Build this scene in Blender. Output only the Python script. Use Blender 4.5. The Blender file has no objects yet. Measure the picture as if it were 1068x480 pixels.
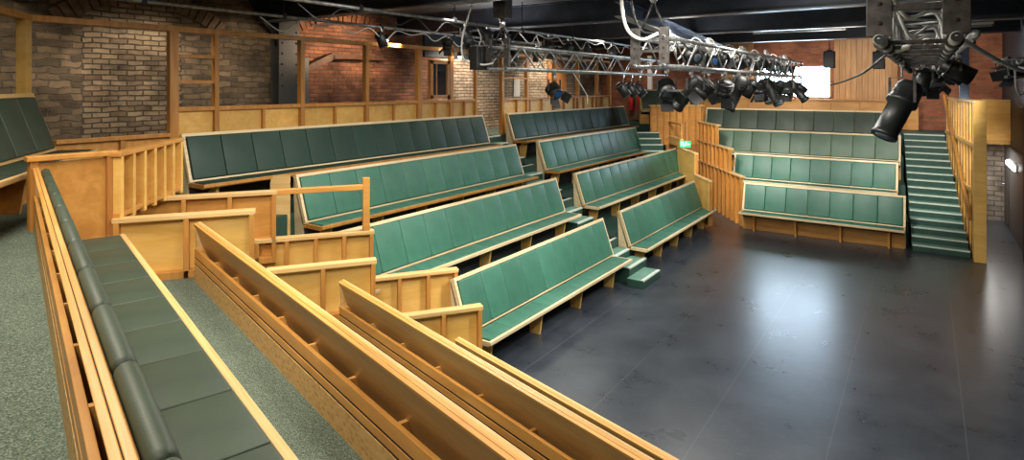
import bpy, bmesh, math, random
from mathutils import Vector, Matrix
from math import sin, cos, pi, radians
random.seed(7)
C = bpy.context.scene.collection
sc = bpy.context.scene

# ------------------------------------------------------------------ materials
def new_mat(name):
    m = bpy.data.materials.new(name); m.use_nodes = True
    nt = m.node_tree
    return m, nt, nt.nodes['Principled BSDF']
def N(nt, t, **kw):
    n = nt.nodes.new(t)
    for k, v in kw.items():
        if k.startswith('_'): setattr(n, k[1:], v)
        else: n.inputs[k.replace('__', ' ')].default_value = v
    return n
def ramp(nt, stops):
    r = nt.nodes.new('ShaderNodeValToRGB'); e = r.color_ramp.elements
    while len(e) < len(stops): e.new(0.5)
    for i, (p, c) in enumerate(stops):
        e[i].position = p; e[i].color = (*c, 1)
    return r
def lk(nt, a, b): nt.links.new(a, b)

def wood(name, dark, mid, light, rough=.42, scale=(1.2, 14, 14), coat=.0, axis_coord='Object', bump=.05):
    m, nt, b = new_mat(name)
    tc = N(nt, 'ShaderNodeTexCoord'); mp = N(nt, 'ShaderNodeMapping'); mp.inputs['Scale'].default_value = scale
    oi = N(nt, 'ShaderNodeObjectInfo'); ad = N(nt, 'ShaderNodeVectorMath', _operation='ADD')
    mu = N(nt, 'ShaderNodeMath', _operation='MULTIPLY'); mu.inputs[1].default_value = 37.0
    lk(nt, oi.outputs['Random'], mu.inputs[0])
    lk(nt, tc.outputs[axis_coord], ad.inputs[0]); lk(nt, mu.outputs[0], ad.inputs[1])
    lk(nt, ad.outputs[0], mp.inputs['Vector'])
    n1 = N(nt, 'ShaderNodeTexNoise'); n1.inputs['Scale'].default_value = 1.6; n1.inputs['Detail'].default_value = 6; n1.inputs['Roughness'].default_value = .6; n1.inputs['Distortion'].default_value = .6
    lk(nt, mp.outputs[0], n1.inputs['Vector'])
    r = ramp(nt, [(.25, dark), (.5, mid), (.75, light)])
    lk(nt, n1.outputs['Fac'], r.inputs['Fac'])
    n2 = N(nt, 'ShaderNodeTexNoise'); n2.inputs['Scale'].default_value = 1.3; n2.inputs['Detail'].default_value = 2
    lk(nt, ad.outputs[0], n2.inputs['Vector'])
    hs = N(nt, 'ShaderNodeHueSaturation')
    mr = N(nt, 'ShaderNodeMapRange'); mr.inputs['To Min'].default_value = .8; mr.inputs['To Max'].default_value = 1.2
    lk(nt, n2.outputs['Fac'], mr.inputs['Value'])
    mr2 = N(nt, 'ShaderNodeMapRange'); mr2.inputs['To Min'].default_value = .9; mr2.inputs['To Max'].default_value = 1.08
    lk(nt, oi.outputs['Random'], mr2.inputs['Value'])
    mm = N(nt, 'ShaderNodeMath', _operation='MULTIPLY'); lk(nt, mr.outputs[0], mm.inputs[0]); lk(nt, mr2.outputs[0], mm.inputs[1])
    lk(nt, mm.outputs[0], hs.inputs['Value']); lk(nt, r.outputs['Color'], hs.inputs['Color'])
    lk(nt, hs.outputs['Color'], b.inputs['Base Color'])
    b.inputs['Roughness'].default_value = rough
    b.inputs['Coat Weight'].default_value = coat; b.inputs['Coat Roughness'].default_value = .25
    bp = N(nt, 'ShaderNodeBump'); bp.inputs['Strength'].default_value = bump; bp.inputs['Distance'].default_value = .01
    lk(nt, n1.outputs['Fac'], bp.inputs['Height']); lk(nt, bp.outputs[0], b.inputs['Normal'])
    return m

def noisy(name, c1, c2, rough=.6, scale=8, metal=0, bump=0, detail=4, spec=None, rvar=0):
    m, nt, b = new_mat(name)
    tc = N(nt, 'ShaderNodeTexCoord')
    n1 = N(nt, 'ShaderNodeTexNoise'); n1.inputs['Scale'].default_value = scale; n1.inputs['Detail'].default_value = detail
    lk(nt, tc.outputs['Object'], n1.inputs['Vector'])
    r = ramp(nt, [(.3, c1), (.7, c2)]); lk(nt, n1.outputs['Fac'], r.inputs['Fac'])
    lk(nt, r.outputs['Color'], b.inputs['Base Color'])
    b.inputs['Roughness'].default_value = rough; b.inputs['Metallic'].default_value = metal
    if spec is not None: b.inputs['Specular IOR Level'].default_value = spec
    if rvar:
        mr = N(nt, 'ShaderNodeMapRange'); mr.inputs['To Min'].default_value = rough - rvar; mr.inputs['To Max'].default_value = rough + rvar
        lk(nt, n1.outputs['Fac'], mr.inputs['Value']); lk(nt, mr.outputs[0], b.inputs['Roughness'])
    if bump:
        bp = N(nt, 'ShaderNodeBump'); bp.inputs['Strength'].default_value = bump; bp.inputs['Distance'].default_value = .01
        lk(nt, n1.outputs['Fac'], bp.inputs['Height']); lk(nt, bp.outputs[0], b.inputs['Normal'])
    return m

def emit(name, col, s):
    m, nt, b = new_mat(name)
    b.inputs['Base Color'].default_value = (*col, 1)
    b.inputs['Emission Color'].default_value = (*col, 1); b.inputs['Emission Strength'].default_value = s
    return m

def brick_mat(name, plane, c1, c2, mortar, bw=.23, bh=.075, rough=.85, blotch=.5, mort=.012, offset=(0, 0), bump=.6):
    """plane: 'yz' or 'xz' in world coordinates"""
    m, nt, b = new_mat(name)
    g = N(nt, 'ShaderNodeNewGeometry'); sx = N(nt, 'ShaderNodeSeparateXYZ'); cb = N(nt, 'ShaderNodeCombineXYZ')
    lk(nt, g.outputs['Position'], sx.inputs[0])
    lk(nt, sx.outputs['Y' if plane == 'yz' else 'X'], cb.inputs['X']); lk(nt, sx.outputs['Z'], cb.inputs['Y'])
    nd = N(nt, 'ShaderNodeTexNoise'); nd.inputs['Scale'].default_value = 2.5; nd.inputs['Detail'].default_value = 2
    lk(nt, cb.outputs[0], nd.inputs['Vector'])
    vs = N(nt, 'ShaderNodeVectorMath', _operation='SCALE'); vs.inputs['Scale'].default_value = .05 * blotch
    lk(nt, nd.outputs['Color'], vs.inputs[0])
    va = N(nt, 'ShaderNodeVectorMath', _operation='ADD'); lk(nt, cb.outputs[0], va.inputs[0]); lk(nt, vs.outputs[0], va.inputs[1])
    br = N(nt, 'ShaderNodeTexBrick'); br.inputs['Scale'].default_value = 1
    br.inputs['Color1'].default_value = (*c1, 1); br.inputs['Color2'].default_value = (*c2, 1); br.inputs['Mortar'].default_value = (*mortar, 1)
    br.inputs['Brick Width'].default_value = bw; br.inputs['Row Height'].default_value = bh
    br.inputs['Mortar Size'].default_value = mort; br.inputs['Mortar Smooth'].default_value = .4; br.inputs['Bias'].default_value = -.1
    lk(nt, va.outputs[0], br.inputs['Vector'])
    n2 = N(nt, 'ShaderNodeTexNoise'); n2.inputs['Scale'].default_value = 1.7; n2.inputs['Detail'].default_value = 7; n2.inputs['Roughness'].default_value = .65
    lk(nt, cb.outputs[0], n2.inputs['Vector'])
    mr = N(nt, 'ShaderNodeMapRange'); mr.inputs['From Min'].default_value = .3; mr.inputs['From Max'].default_value = .7
    mr.inputs['To Min'].default_value = 1 - blotch; mr.inputs['To Max'].default_value = 1 + blotch
    lk(nt, n2.outputs['Fac'], mr.inputs['Value'])
    hs = N(nt, 'ShaderNodeHueSaturation'); lk(nt, mr.outputs[0], hs.inputs['Value']); lk(nt, br.outputs['Color'], hs.inputs['Color'])
    lk(nt, hs.outputs['Color'], b.inputs['Base Color']); b.inputs['Roughness'].default_value = rough
    ad = N(nt, 'ShaderNodeMath', _operation='MULTIPLY_ADD'); ad.inputs[1].default_value = -1.0
    lk(nt, br.outputs['Fac'], ad.inputs[0]); lk(nt, n2.outputs['Fac'], ad.inputs[2])
    bp = N(nt, 'ShaderNodeBump'); bp.inputs['Strength'].default_value = bump; bp.inputs['Distance'].default_value = .03
    lk(nt, ad.outputs[0], bp.inputs['Height']); lk(nt, bp.outputs[0], b.inputs['Normal'])
    return m, nt, b, hs

M = {}
M['ply'] = wood('birch_ply', (.46, .20, .042), (.60, .285, .066), (.70, .37, .10), rough=.4, scale=(1.1, 5, 5))
M['ply_pale'] = wood('pale_ply', (.64, .35, .075), (.76, .45, .115), (.83, .54, .18), rough=.45, scale=(1.1, 5, 5))
M['stud'] = wood('timber_stud', (.40, .165, .034), (.52, .235, .05), (.62, .31, .085), rough=.45, scale=(9, 9, 1.0))
M['edge'] = wood('pale_timber_edge', (.60, .36, .13), (.72, .47, .19), (.82, .58, .28), rough=.42, scale=(.7, 16, 16))
M['pale'] = wood('pale_birch_lipping', (.68, .50, .27), (.78, .62, .37), (.85, .72, .48), rough=.42, scale=(.7, 16, 16))
M['warm'] = wood('warm_ply_edge', (.52, .22, .045), (.68, .34, .085), (.80, .46, .16), rough=.36, scale=(.7, 20, 20))
M['backply'] = wood('brown_back_ply', (.38, .195, .062), (.48, .26, .085), (.57, .33, .12), rough=.36, scale=(.8, 7, 7))
M['groove'] = noisy('dark_groove', (.02, .011, .005), (.035, .018, .008), .8)
M['redwood'] = wood('orange_stained_timber', (.34, .13, .03), (.46, .19, .05), (.55, .26, .08), rough=.45, scale=(9, 9, 1.0))

# speckled chipboard
def chip():
    m, nt, b = new_mat('speckled_chipboard')
    tc = N(nt, 'ShaderNodeTexCoord'); mp = N(nt, 'ShaderNodeMapping'); mp.inputs['Scale'].default_value = (18, 40, 40)
    lk(nt, tc.outputs['Object'], mp.inputs['Vector'])
    v = N(nt, 'ShaderNodeTexVoronoi'); v.inputs['Scale'].default_value = 1.2; lk(nt, mp.outputs[0], v.inputs['Vector'])
    n = N(nt, 'ShaderNodeTexNoise'); n.inputs['Scale'].default_value = 2.2; n.inputs['Detail'].default_value = 5; lk(nt, mp.outputs[0], n.inputs['Vector'])
    mx = N(nt, 'ShaderNodeMath', _operation='MULTIPLY'); lk(nt, v.outputs['Distance'], mx.inputs[0]); lk(nt, n.outputs['Fac'], mx.inputs[1])
    r = ramp(nt, [(.04, (.36, .18, .05)), (.16, (.54, .31, .10)), (.42, (.62, .39, .15))]); lk(nt, mx.outputs[0], r.inputs['Fac'])
    lk(nt, r.outputs['Color'], b.inputs['Base Color']); b.inputs['Roughness'].default_value = .55
    return m
M['chip'] = chip()

def leather(name, c, rough=.42):
    m, nt, b = new_mat(name)
    tc = N(nt, 'ShaderNodeTexCoord'); oi = N(nt, 'ShaderNodeObjectInfo')
    n1 = N(nt, 'ShaderNodeTexNoise'); n1.inputs['Scale'].default_value = 5; n1.inputs['Detail'].default_value = 3
    lk(nt, tc.outputs['Object'], n1.inputs['Vector'])
    r = ramp(nt, [(.3, tuple(x * .88 for x in c)), (.7, tuple(x * 1.12 for x in c))]); lk(nt, n1.outputs['Fac'], r.inputs['Fac'])
    hs = N(nt, 'ShaderNodeHueSaturation'); mr = N(nt, 'ShaderNodeMapRange'); mr.inputs['To Min'].default_value = .92; mr.inputs['To Max'].default_value = 1.08
    lk(nt, oi.outputs['Random'], mr.inputs['Value']); lk(nt, mr.outputs[0], hs.inputs['Value']); lk(nt, r.outputs['Color'], hs.inputs['Color'])
    lk(nt, hs.outputs['Color'], b.inputs['Base Color'])
    b.inputs['Roughness'].default_value = rough
    n2 = N(nt, 'ShaderNodeTexNoise'); n2.inputs['Scale'].default_value = 160; n2.inputs['Detail'].default_value = 2
    lk(nt, tc.outputs['Object'], n2.inputs['Vector'])
    ad = N(nt, 'ShaderNodeMath', _operation='MULTIPLY_ADD'); ad.inputs[1].default_value = 6; lk(nt, n1.outputs['Fac'], ad.inputs[0]); lk(nt, n2.outputs['Fac'], ad.inputs[2])
    bp = N(nt, 'ShaderNodeBump'); bp.inputs['Strength'].default_value = .12; bp.inputs['Distance'].default_value = .004
    lk(nt, ad.outputs[0], bp.inputs['Height']); lk(nt, bp.outputs[0], b.inputs['Normal'])
    return m
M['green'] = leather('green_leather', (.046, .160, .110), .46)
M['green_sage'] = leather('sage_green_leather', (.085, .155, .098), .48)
M['green_dim'] = leather('dimmed_green_leather', (.041, .064, .043), .52)  # greyer green; dim light on the upper rows is worked into the tone
M['green_shaded'] = leather('shaded_green_leather', (.014, .048, .031), .5)  # the bench green scaled down, so top-row shade sits in the colour
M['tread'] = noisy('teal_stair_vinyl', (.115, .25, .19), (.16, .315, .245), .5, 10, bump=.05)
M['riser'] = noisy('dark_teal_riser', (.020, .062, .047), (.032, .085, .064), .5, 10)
M['nosing'] = noisy('pale_green_nosing', (.55, .66, .57), (.68, .76, .68), .4, 20)
def carpet():
    m, nt, b = new_mat('green_carpet')
    tc = N(nt, 'ShaderNodeTexCoord')
    n1 = N(nt, 'ShaderNodeTexNoise'); n1.inputs['Scale'].default_value = 150; n1.inputs['Detail'].default_value = 3
    n2 = N(nt, 'ShaderNodeTexNoise'); n2.inputs['Scale'].default_value = 3
    lk(nt, tc.outputs['Object'], n1.inputs['Vector']); lk(nt, tc.outputs['Object'], n2.inputs['Vector'])
    r = ramp(nt, [(.35, (.060, .088, .066)), (.5, (.13, .17, .135)), (.68, (.28, .33, .27))]); lk(nt, n1.outputs['Fac'], r.inputs['Fac'])
    hs = N(nt, 'ShaderNodeHueSaturation'); mr = N(nt, 'ShaderNodeMapRange'); mr.inputs['To Min'].default_value = .8; mr.inputs['To Max'].default_value = 1.2
    lk(nt, n2.outputs['Fac'], mr.inputs['Value']); lk(nt, mr.outputs[0], hs.inputs['Value']); lk(nt, r.outputs['Color'], hs.inputs['Color'])
    lk(nt, hs.outputs['Color'], b.inputs['Base Color']); b.inputs['Roughness'].default_value = .95; b.inputs['Specular IOR Level'].default_value = .15
    bp = N(nt, 'ShaderNodeBump'); bp.inputs['Strength'].default_value = .8; bp.inputs['Distance'].default_value = .006
    lk(nt, n1.outputs['Fac'], bp.inputs['Height']); lk(nt, bp.outputs[0], b.inputs['Normal'])
    return m
M['carpet'] = carpet()
def stage():
    m, nt, b = new_mat('black_dance_vinyl')
    g = N(nt, 'ShaderNodeNewGeometry'); sx = N(nt, 'ShaderNodeSeparateXYZ'); lk(nt, g.outputs['Position'], sx.inputs[0])
    n1 = N(nt, 'ShaderNodeTexNoise'); n1.inputs['Scale'].default_value = 1.6; n1.inputs['Detail'].default_value = 8; n1.inputs['Roughness'].default_value = .62
    lk(nt, g.outputs['Position'], n1.inputs['Vector'])
    r = ramp(nt, [(.3, (.024, .031, .041)), (.7, (.052, .063, .078))]); lk(nt, n1.outputs['Fac'], r.inputs['Fac'])
    # scuffs: thin stretched pale marks
    n3 = N(nt, 'ShaderNodeTexNoise'); n3.inputs['Scale'].default_value = 7; n3.inputs['Detail'].default_value = 5; n3.inputs['Roughness'].default_value = .8; n3.inputs['Distortion'].default_value = .4
    mps = N(nt, 'ShaderNodeMapping'); mps.inputs['Scale'].default_value = (1.0, 4.5, 1.0); mps.inputs['Rotation'].default_value = (0, 0, .5)
    lk(nt, g.outputs['Position'], mps.inputs['Vector']); lk(nt, mps.outputs[0], n3.inputs['Vector'])
    r3 = ramp(nt, [(.56, (0, 0, 0)), (.72, (.6, .6, .6))]); lk(nt, n3.outputs['Fac'], r3.inputs['Fac'])
    # seams between vinyl rolls
    a = N(nt, 'ShaderNodeMath', _operation='ADD'); a.inputs[1].default_value = 4.07 + 11; lk(nt, sx.outputs['X'], a.inputs[0])
    md = N(nt, 'ShaderNodeMath', _operation='MODULO'); md.inputs[1].default_value = 1.1; lk(nt, a.outputs[0], md.inputs[0])
    lt = N(nt, 'ShaderNodeMath', _operation='LESS_THAN'); lt.inputs[1].default_value = .012; lk(nt, md.outputs[0], lt.inputs[0])
    mul = N(nt, 'ShaderNodeMath', _operation='MULTIPLY'); mul.inputs[1].default_value = .22; lk(nt, lt.outputs[0], mul.inputs[0])
    mx0 = N(nt, 'ShaderNodeMath', _operation='MAXIMUM'); 
    sr = N(nt, 'ShaderNodeMath', _operation='MULTIPLY'); sr.inputs[1].default_value = .45
    sep = N(nt, 'ShaderNodeSeparateColor'); lk(nt, r3.outputs['Color'], sep.inputs[0]); lk(nt, sep.outputs[0], sr.inputs[0])
    lk(nt, mul.outputs[0], mx0.inputs[0]); lk(nt, sr.outputs[0], mx0.inputs[1])
    mx = N(nt, 'ShaderNodeMix', _data_type='RGBA'); lk(nt, mx0.outputs[0], mx.inputs['Factor'])
    lk(nt, r.outputs['Color'], mx.inputs[6]); mx.inputs[7].default_value = (.20, .21, .23, 1)
    lk(nt, mx.outputs[2], b.inputs['Base Color'])
    mr = N(nt, 'ShaderNodeMapRange'); mr.inputs['To Min'].default_value = .24; mr.inputs['To Max'].default_value = .33; lk(nt, n1.outputs['Fac'], mr.inputs['Value'])
    lk(nt, mr.outputs[0], b.inputs['Roughness'])
    nb = N(nt, 'ShaderNodeTexNoise'); nb.inputs['Scale'].default_value = 2.2; nb.inputs['Detail'].default_value = 1
    lk(nt, g.outputs['Position'], nb.inputs['Vector'])
    bp = N(nt, 'ShaderNodeBump'); bp.inputs['Strength'].default_value = .08; bp.inputs['Distance'].default_value = .01
    lk(nt, nb.outputs['Fac'], bp.inputs['Height']); lk(nt, bp.outputs[0], b.inputs['Normal'])
    return m
M['stage'] = stage()
M['black'] = noisy('black_paint', (.012, .013, .016), (.022, .024, .028), .55, 3)
M['ceiling'] = noisy('black_ceiling', (.07, .072, .08), (.13, .133, .145), .6, 2)
M['beam'] = noisy('dark_blue_steel', (.018, .022, .034), (.035, .042, .06), .38, 4, spec=.6)
M['blue_steel'] = noisy('blue_grey_steel', (.06, .085, .15), (.12, .16, .25), .35, 3)
M['pale_flange'] = noisy('pale_steel_flange', (.38, .36, .35), (.52, .49, .47), .4, 6)
M['flange'] = noisy('grey_blue_flange', (.07, .08, .10), (.13, .145, .17), .4, 4)
M['alu'] = noisy('worn_aluminium', (.18, .185, .185), (.46, .47, .465), .40, 14, metal=.6, rvar=.1)
M['alu_lit'] = noisy('lightened_aluminium', (.22, .22, .21), (.52, .52, .50), .38, 18, metal=.2, rvar=.1)  # truss aluminium lightened in colour where little lamplight reaches
M['steel_dark'] = noisy('dark_worn_steel', (.018, .016, .015), (.075, .066, .058), .6, 16, metal=.2, detail=8)
M['can'] = noisy('black_lamp_housing', (.007, .008, .008), (.016, .018, .018), .45, 6)
M['lens'] = noisy('lamp_lens', (.06, .075, .09), (.2, .24, .28), .15, 9, metal=.2)
M['chrome'] = noisy('bright_clamp', (.45, .46, .47), (.75, .76, .77), .25, 20, metal=.9)
M['blue'] = noisy('blue_gel', (.02, .09, .32), (.05, .2, .6), .35, 8)
M['white_cable'] = noisy('grey_white_cable', (.60, .59, .56), (.78, .77, .74), .45, 10)
M['black_cable'] = noisy('black_cable', (.012, .012, .013), (.02, .02, .022), .5, 10)
M['brown_metal'] = noisy('rusty_brown_metal', (.10, .045, .022), (.2, .09, .045), .5, 9)
M['red'] = noisy('red_enamel', (.45, .02, .02), (.55, .035, .03), .3, 5)
M['white'] = noisy('white_paint', (.72, .70, .66), (.8, .78, .74), .5, 4)
M['door'] = noisy('dark_grey_door', (.045, .045, .045), (.075, .073, .07), .45, 2)
M['grey'] = noisy('grey_paint', (.12, .125, .13), (.18, .185, .19), .5, 3)
M['glass_dark'] = noisy('dark_window_glass', (.01, .014, .02), (.04, .05, .065), .08, 3)
M['sky_window'] = emit('daylight_window', (.62, .81, 1.0), 21.0)
M['tube_on'] = emit('lit_tube', (1, .98, .94), 9)
M['tube_off'] = noisy('unlit_tube', (.55, .55, .53), (.7, .7, .68), .35, 5)
M['bulb'] = emit('warm_bulb', (1, .72, .42), 30)
M['exit_green'] = emit('exit_green', (.02, .42, .12), 1.6)
M['exit_white'] = emit('exit_white', (.85, 1, .9), 2.2)
M['plank'] = wood('pine_planks', (.36, .17, .06), (.50, .27, .11), (.60, .36, .17), rough=.5, scale=(9, 9, .6))

mb_, nt_, b_, hs_ = brick_mat('stone_and_brick', 'yz', (.20, .145, .095), (.09, .070, .052), (.075, .062, .05), bw=.34, bh=.13, blotch=.65, mort=.016, bump=.9)
M['stone'] = mb_
def left_wall_mat():
    """rough stone near, with a neat brick infill under the arch, then red brick"""
    m, nt, b = new_mat('old_stone_and_brick')
    g = N(nt, 'ShaderNodeNewGeometry'); sx = N(nt, 'ShaderNodeSeparateXYZ'); cb = N(nt, 'ShaderNodeCombineXYZ')
    lk(nt, g.outputs['Position'], sx.inputs[0]); lk(nt, sx.outputs['Y'], cb.inputs['X']); lk(nt, sx.outputs['Z'], cb.inputs['Y'])
    nd = N(nt, 'ShaderNodeTexNoise'); nd.inputs['Scale'].default_value = 4.5; nd.inputs['Detail'].default_value = 4; lk(nt, cb.outputs[0], nd.inputs['Vector'])
    def bricks(c1, c2, mo, bw, bh, ms, warp):
        vs = N(nt, 'ShaderNodeVectorMath', _operation='SCALE'); vs.inputs['Scale'].default_value = warp; lk(nt, nd.outputs['Color'], vs.inputs[0])
        va = N(nt, 'ShaderNodeVectorMath', _operation='ADD'); lk(nt, cb.outputs[0], va.inputs[0]); lk(nt, vs.outputs[0], va.inputs[1])
        br = N(nt, 'ShaderNodeTexBrick'); br.inputs['Scale'].default_value = 1
        br.inputs['Color1'].default_value = (*c1, 1); br.inputs['Color2'].default_value = (*c2, 1); br.inputs['Mortar'].default_value = (*mo, 1)
        br.inputs['Brick Width'].default_value = bw; br.inputs['Row Height'].default_value = bh; br.inputs['Mortar Size'].default_value = ms; br.inputs['Mortar Smooth'].default_value = .5
        lk(nt, va.outputs[0], br.inputs['Vector']); return br
    stone = bricks((.27, .19, .12), (.10, .073, .05), (.16, .125, .09), .27, .098, .013, .13)
    infill = bricks((.36, .27, .185), (.17, .115, .075), (.10, .076, .055), .235, .08, .012, .05)
    red = bricks((.40, .165, .09), (.20, .085, .055), (.17, .11, .08), .24, .08, .010, .03)
    pale = bricks((.46, .37, .27), (.33, .24, .17), (.14, .09, .06), .25, .085, .012, .05)
    def between(lo, hi, soft):
        a = N(nt, 'ShaderNodeMapRange'); a.inputs['From Min'].default_value = lo - soft; a.inputs['From Max'].default_value = lo + soft
        c = N(nt, 'ShaderNodeMapRange'); c.inputs['From Min'].default_value = hi - soft; c.inputs['From Max'].default_value = hi + soft; c.inputs['To Min'].default_value = 1; c.inputs['To Max'].default_value = 0
        lk(nt, sx.outputs['Y'], a.inputs['Value']); lk(nt, sx.outputs['Y'], c.inputs['Value'])
        p = N(nt, 'ShaderNodeMath', _operation='MULTIPLY'); lk(nt, a.outputs[0], p.inputs[0]); lk(nt, c.outputs[0], p.inputs[1]); return p
    def mix(f, A, B):
        x = N(nt, 'ShaderNodeMix', _data_type='RGBA'); lk(nt, f, x.inputs['Factor']); lk(nt, A, x.inputs[6]); lk(nt, B, x.inputs[7]); return x.outputs[2]
    def mixf(f, A, B):
        x = N(nt, 'ShaderNodeMix', _data_type='FLOAT'); lk(nt, f, x.inputs['Factor']); lk(nt, A, x.inputs[2]); lk(nt, B, x.inputs[3]); return x.outputs[0]
    f1 = between(3.72, 5.15, .01).outputs[0]; f2 = between(7.3, 30, .02).outputs[0]; f3 = between(11.6, 30, .1).outputs[0]
    col = mix(f3, mix(f2, mix(f1, stone.outputs['Color'], infill.outputs['Color']), red.outputs['Color']), pale.outputs['Color'])
    h = mixf(f3, mixf(f2, mixf(f1, stone.outputs['Fac'], infill.outputs['Fac']), red.outputs['Fac']), pale.outputs['Fac'])
    n2 = N(nt, 'ShaderNodeTexNoise'); n2.inputs['Scale'].default_value = 1.5; n2.inputs['Detail'].default_value = 9; n2.inputs['Roughness'].default_value = .7; lk(nt, cb.outputs[0], n2.inputs['Vector'])
    mr = N(nt, 'ShaderNodeMapRange'); mr.inputs['From Min'].default_value = .3; mr.inputs['From Max'].default_value = .7; mr.inputs['To Min'].default_value = .28; mr.inputs['To Max'].default_value = 1.7; lk(nt, n2.outputs['Fac'], mr.inputs['Value'])
    hs = N(nt, 'ShaderNodeHueSaturation'); lk(nt, mr.outputs[0], hs.inputs['Value']); lk(nt, col, hs.inputs['Color'])
    lk(nt, hs.outputs['Color'], b.inputs['Base Color']); b.inputs['Roughness'].default_value = .9
    ad = N(nt, 'ShaderNodeMath', _operation='MULTIPLY_ADD'); ad.inputs[1].default_value = -1.0; lk(nt, h, ad.inputs[0]); lk(nt, n2.outputs['Fac'], ad.inputs[2])
    bp = N(nt, 'ShaderNodeBump'); bp.inputs['Strength'].default_value = .9; bp.inputs['Distance'].default_value = .04
    lk(nt, ad.outputs[0], bp.inputs['Height']); lk(nt, bp.outputs[0], b.inputs['Normal'])
    return m
M['left_wall'] = left_wall_mat()
M['redbrick'] = brick_mat('red_brick', 'xz', (.42, .135, .06), (.27, .085, .042), (.24, .15, .11), bw=.235, bh=.078, blotch=.45)[0]
M['roughstone'] = brick_mat('rough_grey_stone', 'xz', (.36, .32, .26), (.22, .19, .15), (.16, .14, .115), bw=.30, bh=.13, blotch=.6, mort=.016)[0]
M['voussoir'] = noisy('arch_brick', (.13, .085, .055), (.30, .20, .125), .9, 6, bump=.5)
M['voussoir_red'] = noisy('red_arch_brick', (.22, .085, .045), (.36, .16, .08), .9, 6, bump=.5)

# ------------------------------------------------------------------ mesh helpers
class MB:
    def __init__(s): s.bm = bmesh.new()
    def box(s, lo, hi, bev=0, mtx=None, seg=2):
        lo, hi = Vector(lo), Vector(hi)
        g = bmesh.ops.create_cube(s.bm, size=1)
        vs = g['verts']
        c, d = (lo + hi) / 2, hi - lo
        for v in vs: v.co = Vector((v.co.x * d.x + c.x, v.co.y * d.y + c.y, v.co.z * d.z + c.z))
        if bev:
            es = list({e for v in vs for e in v.link_edges})
            r = bmesh.ops.bevel(s.bm, geom=es, offset=bev, segments=seg, affect='EDGES', profile=.5)
            vs = list({v for f in r['faces'] for v in f.verts} | {v for v in vs if v.is_valid})
        if mtx is not None:
            for v in vs: v.co = mtx @ v.co
        return s
    def beam(s, a, b, w, h, bev=0, up=(0, 0, 1)):
        """bar from a to b with width w (sideways) and height h (up)"""
        a, b = Vector(a), Vector(b); x = (b - a); L = x.length; x.normalize()
        u = Vector(up)
        if abs(x.dot(u)) > .98: u = Vector((0, 1, 0))
        y = u.cross(x).normalized(); z = x.cross(y)
        m = Matrix((x, y, z)).transposed().to_4x4(); m.translation = a
        return s.box((0, -w / 2, -h / 2), (L, w / 2, h / 2), bev, m)
    def prism(s, pts, z0, z1):
        b = [s.bm.verts.new((x, y, z0)) for x, y in pts]; t = [s.bm.verts.new((x, y, z1)) for x, y in pts]
        n = len(pts); s.bm.faces.new(b[::-1]); s.bm.faces.new(t)
        for i in range(n): s.bm.faces.new((b[i], b[(i + 1) % n], t[(i + 1) % n], t[i]))
        bmesh.ops.recalc_face_normals(s.bm, faces=s.bm.faces[:])
        return s
    def profile(s, pts, x0, x1):
        """polygon in the y-z plane swept along x"""
        b = [s.bm.verts.new((x0, y, z)) for y, z in pts]; t = [s.bm.verts.new((x1, y, z)) for y, z in pts]
        n = len(pts); s.bm.faces.new(b[::-1]); s.bm.faces.new(t)
        for i in range(n): s.bm.faces.new((b[i], b[(i + 1) % n], t[(i + 1) % n], t[i]))
        bmesh.ops.recalc_face_normals(s.bm, faces=s.bm.faces[:])
        return s
    def tube(s, pts, r, n=8, cap=True):
        pts = [Vector(p) for p in pts]; rings = []
        for i, p in enumerate(pts):
            d = (pts[min(i + 1, len(pts) - 1)] - pts[max(i - 1, 0)]).normalized()
            u = Vector((0, 0, 1)) if abs(d.z) < .9 else Vector((1, 0, 0))
            y = u.cross(d).normalized(); z = d.cross(y)
            rr = r[i] if isinstance(r, (list, tuple)) else r
            rings.append([s.bm.verts.new(p + (y * cos(2 * pi * k / n) + z * sin(2 * pi * k / n)) * rr) for k in range(n)])
        for A, B in zip(rings, rings[1:]):
            for k in range(n): s.bm.faces.new((A[k], A[(k + 1) % n], B[(k + 1) % n], B[k]))
        if cap:
            s.bm.faces.new(rings[0][::-1]); s.bm.faces.new(rings[-1])
        return s
    def lathe(s, prof, n=20, mtx=None):
        """prof: (radius, z) list revolved about z"""
        rings = []
        for r, z in prof:
            ring = []
            for k in range(n):
                co = Vector((r * cos(2 * pi * k / n), r * sin(2 * pi * k / n), z))
                ring.append(s.bm.verts.new(mtx @ co if mtx is not None else co))
            rings.append(ring)
        for A, B in zip(rings, rings[1:]):
            for k in range(n): s.bm.faces.new((A[k], A[(k + 1) % n], B[(k + 1) % n], B[k]))
        s.bm.faces.new(rings[0][::-1]); s.bm.faces.new(rings[-1])
        return s
    def build(s, name, mat, parent=None, smooth=False, label=None):
        me = bpy.data.meshes.new(name); bmesh.ops.recalc_face_normals(s.bm, faces=s.bm.faces[:])
        s.bm.to_mesh(me); s.bm.free()
        me.materials.append(M[mat] if isinstance(mat, str) else mat)
        o = bpy.data.objects.new(name, me); C.objects.link(o)
        if parent is not None: o.parent = parent
        if smooth:
            for p in me.polygons: p.use_smooth = True
        if label: o['label'] = label
        return o
def tag(o, label, cat, group=None, kind=None):
    if label: o['label'] = label
    if cat: o['category'] = cat
    if group: o['group'] = group
    if kind: o['kind'] = kind
    return o
def thing(name, label, cat, loc=(0, 0, 0), rot=0, group=None):
    o = bpy.data.objects.new(name, None); C.objects.link(o); o.empty_display_size = .2
    o.location = loc; o.rotation_euler = (0, 0, rot)
    return tag(o, label, cat, group)
def share(o, parent, loc=(0, 0, 0)):
    c = o.copy(); C.objects.link(c); c.parent = parent; c.location = loc; return c
def struct(o): o['kind'] = 'structure'; return o

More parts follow.
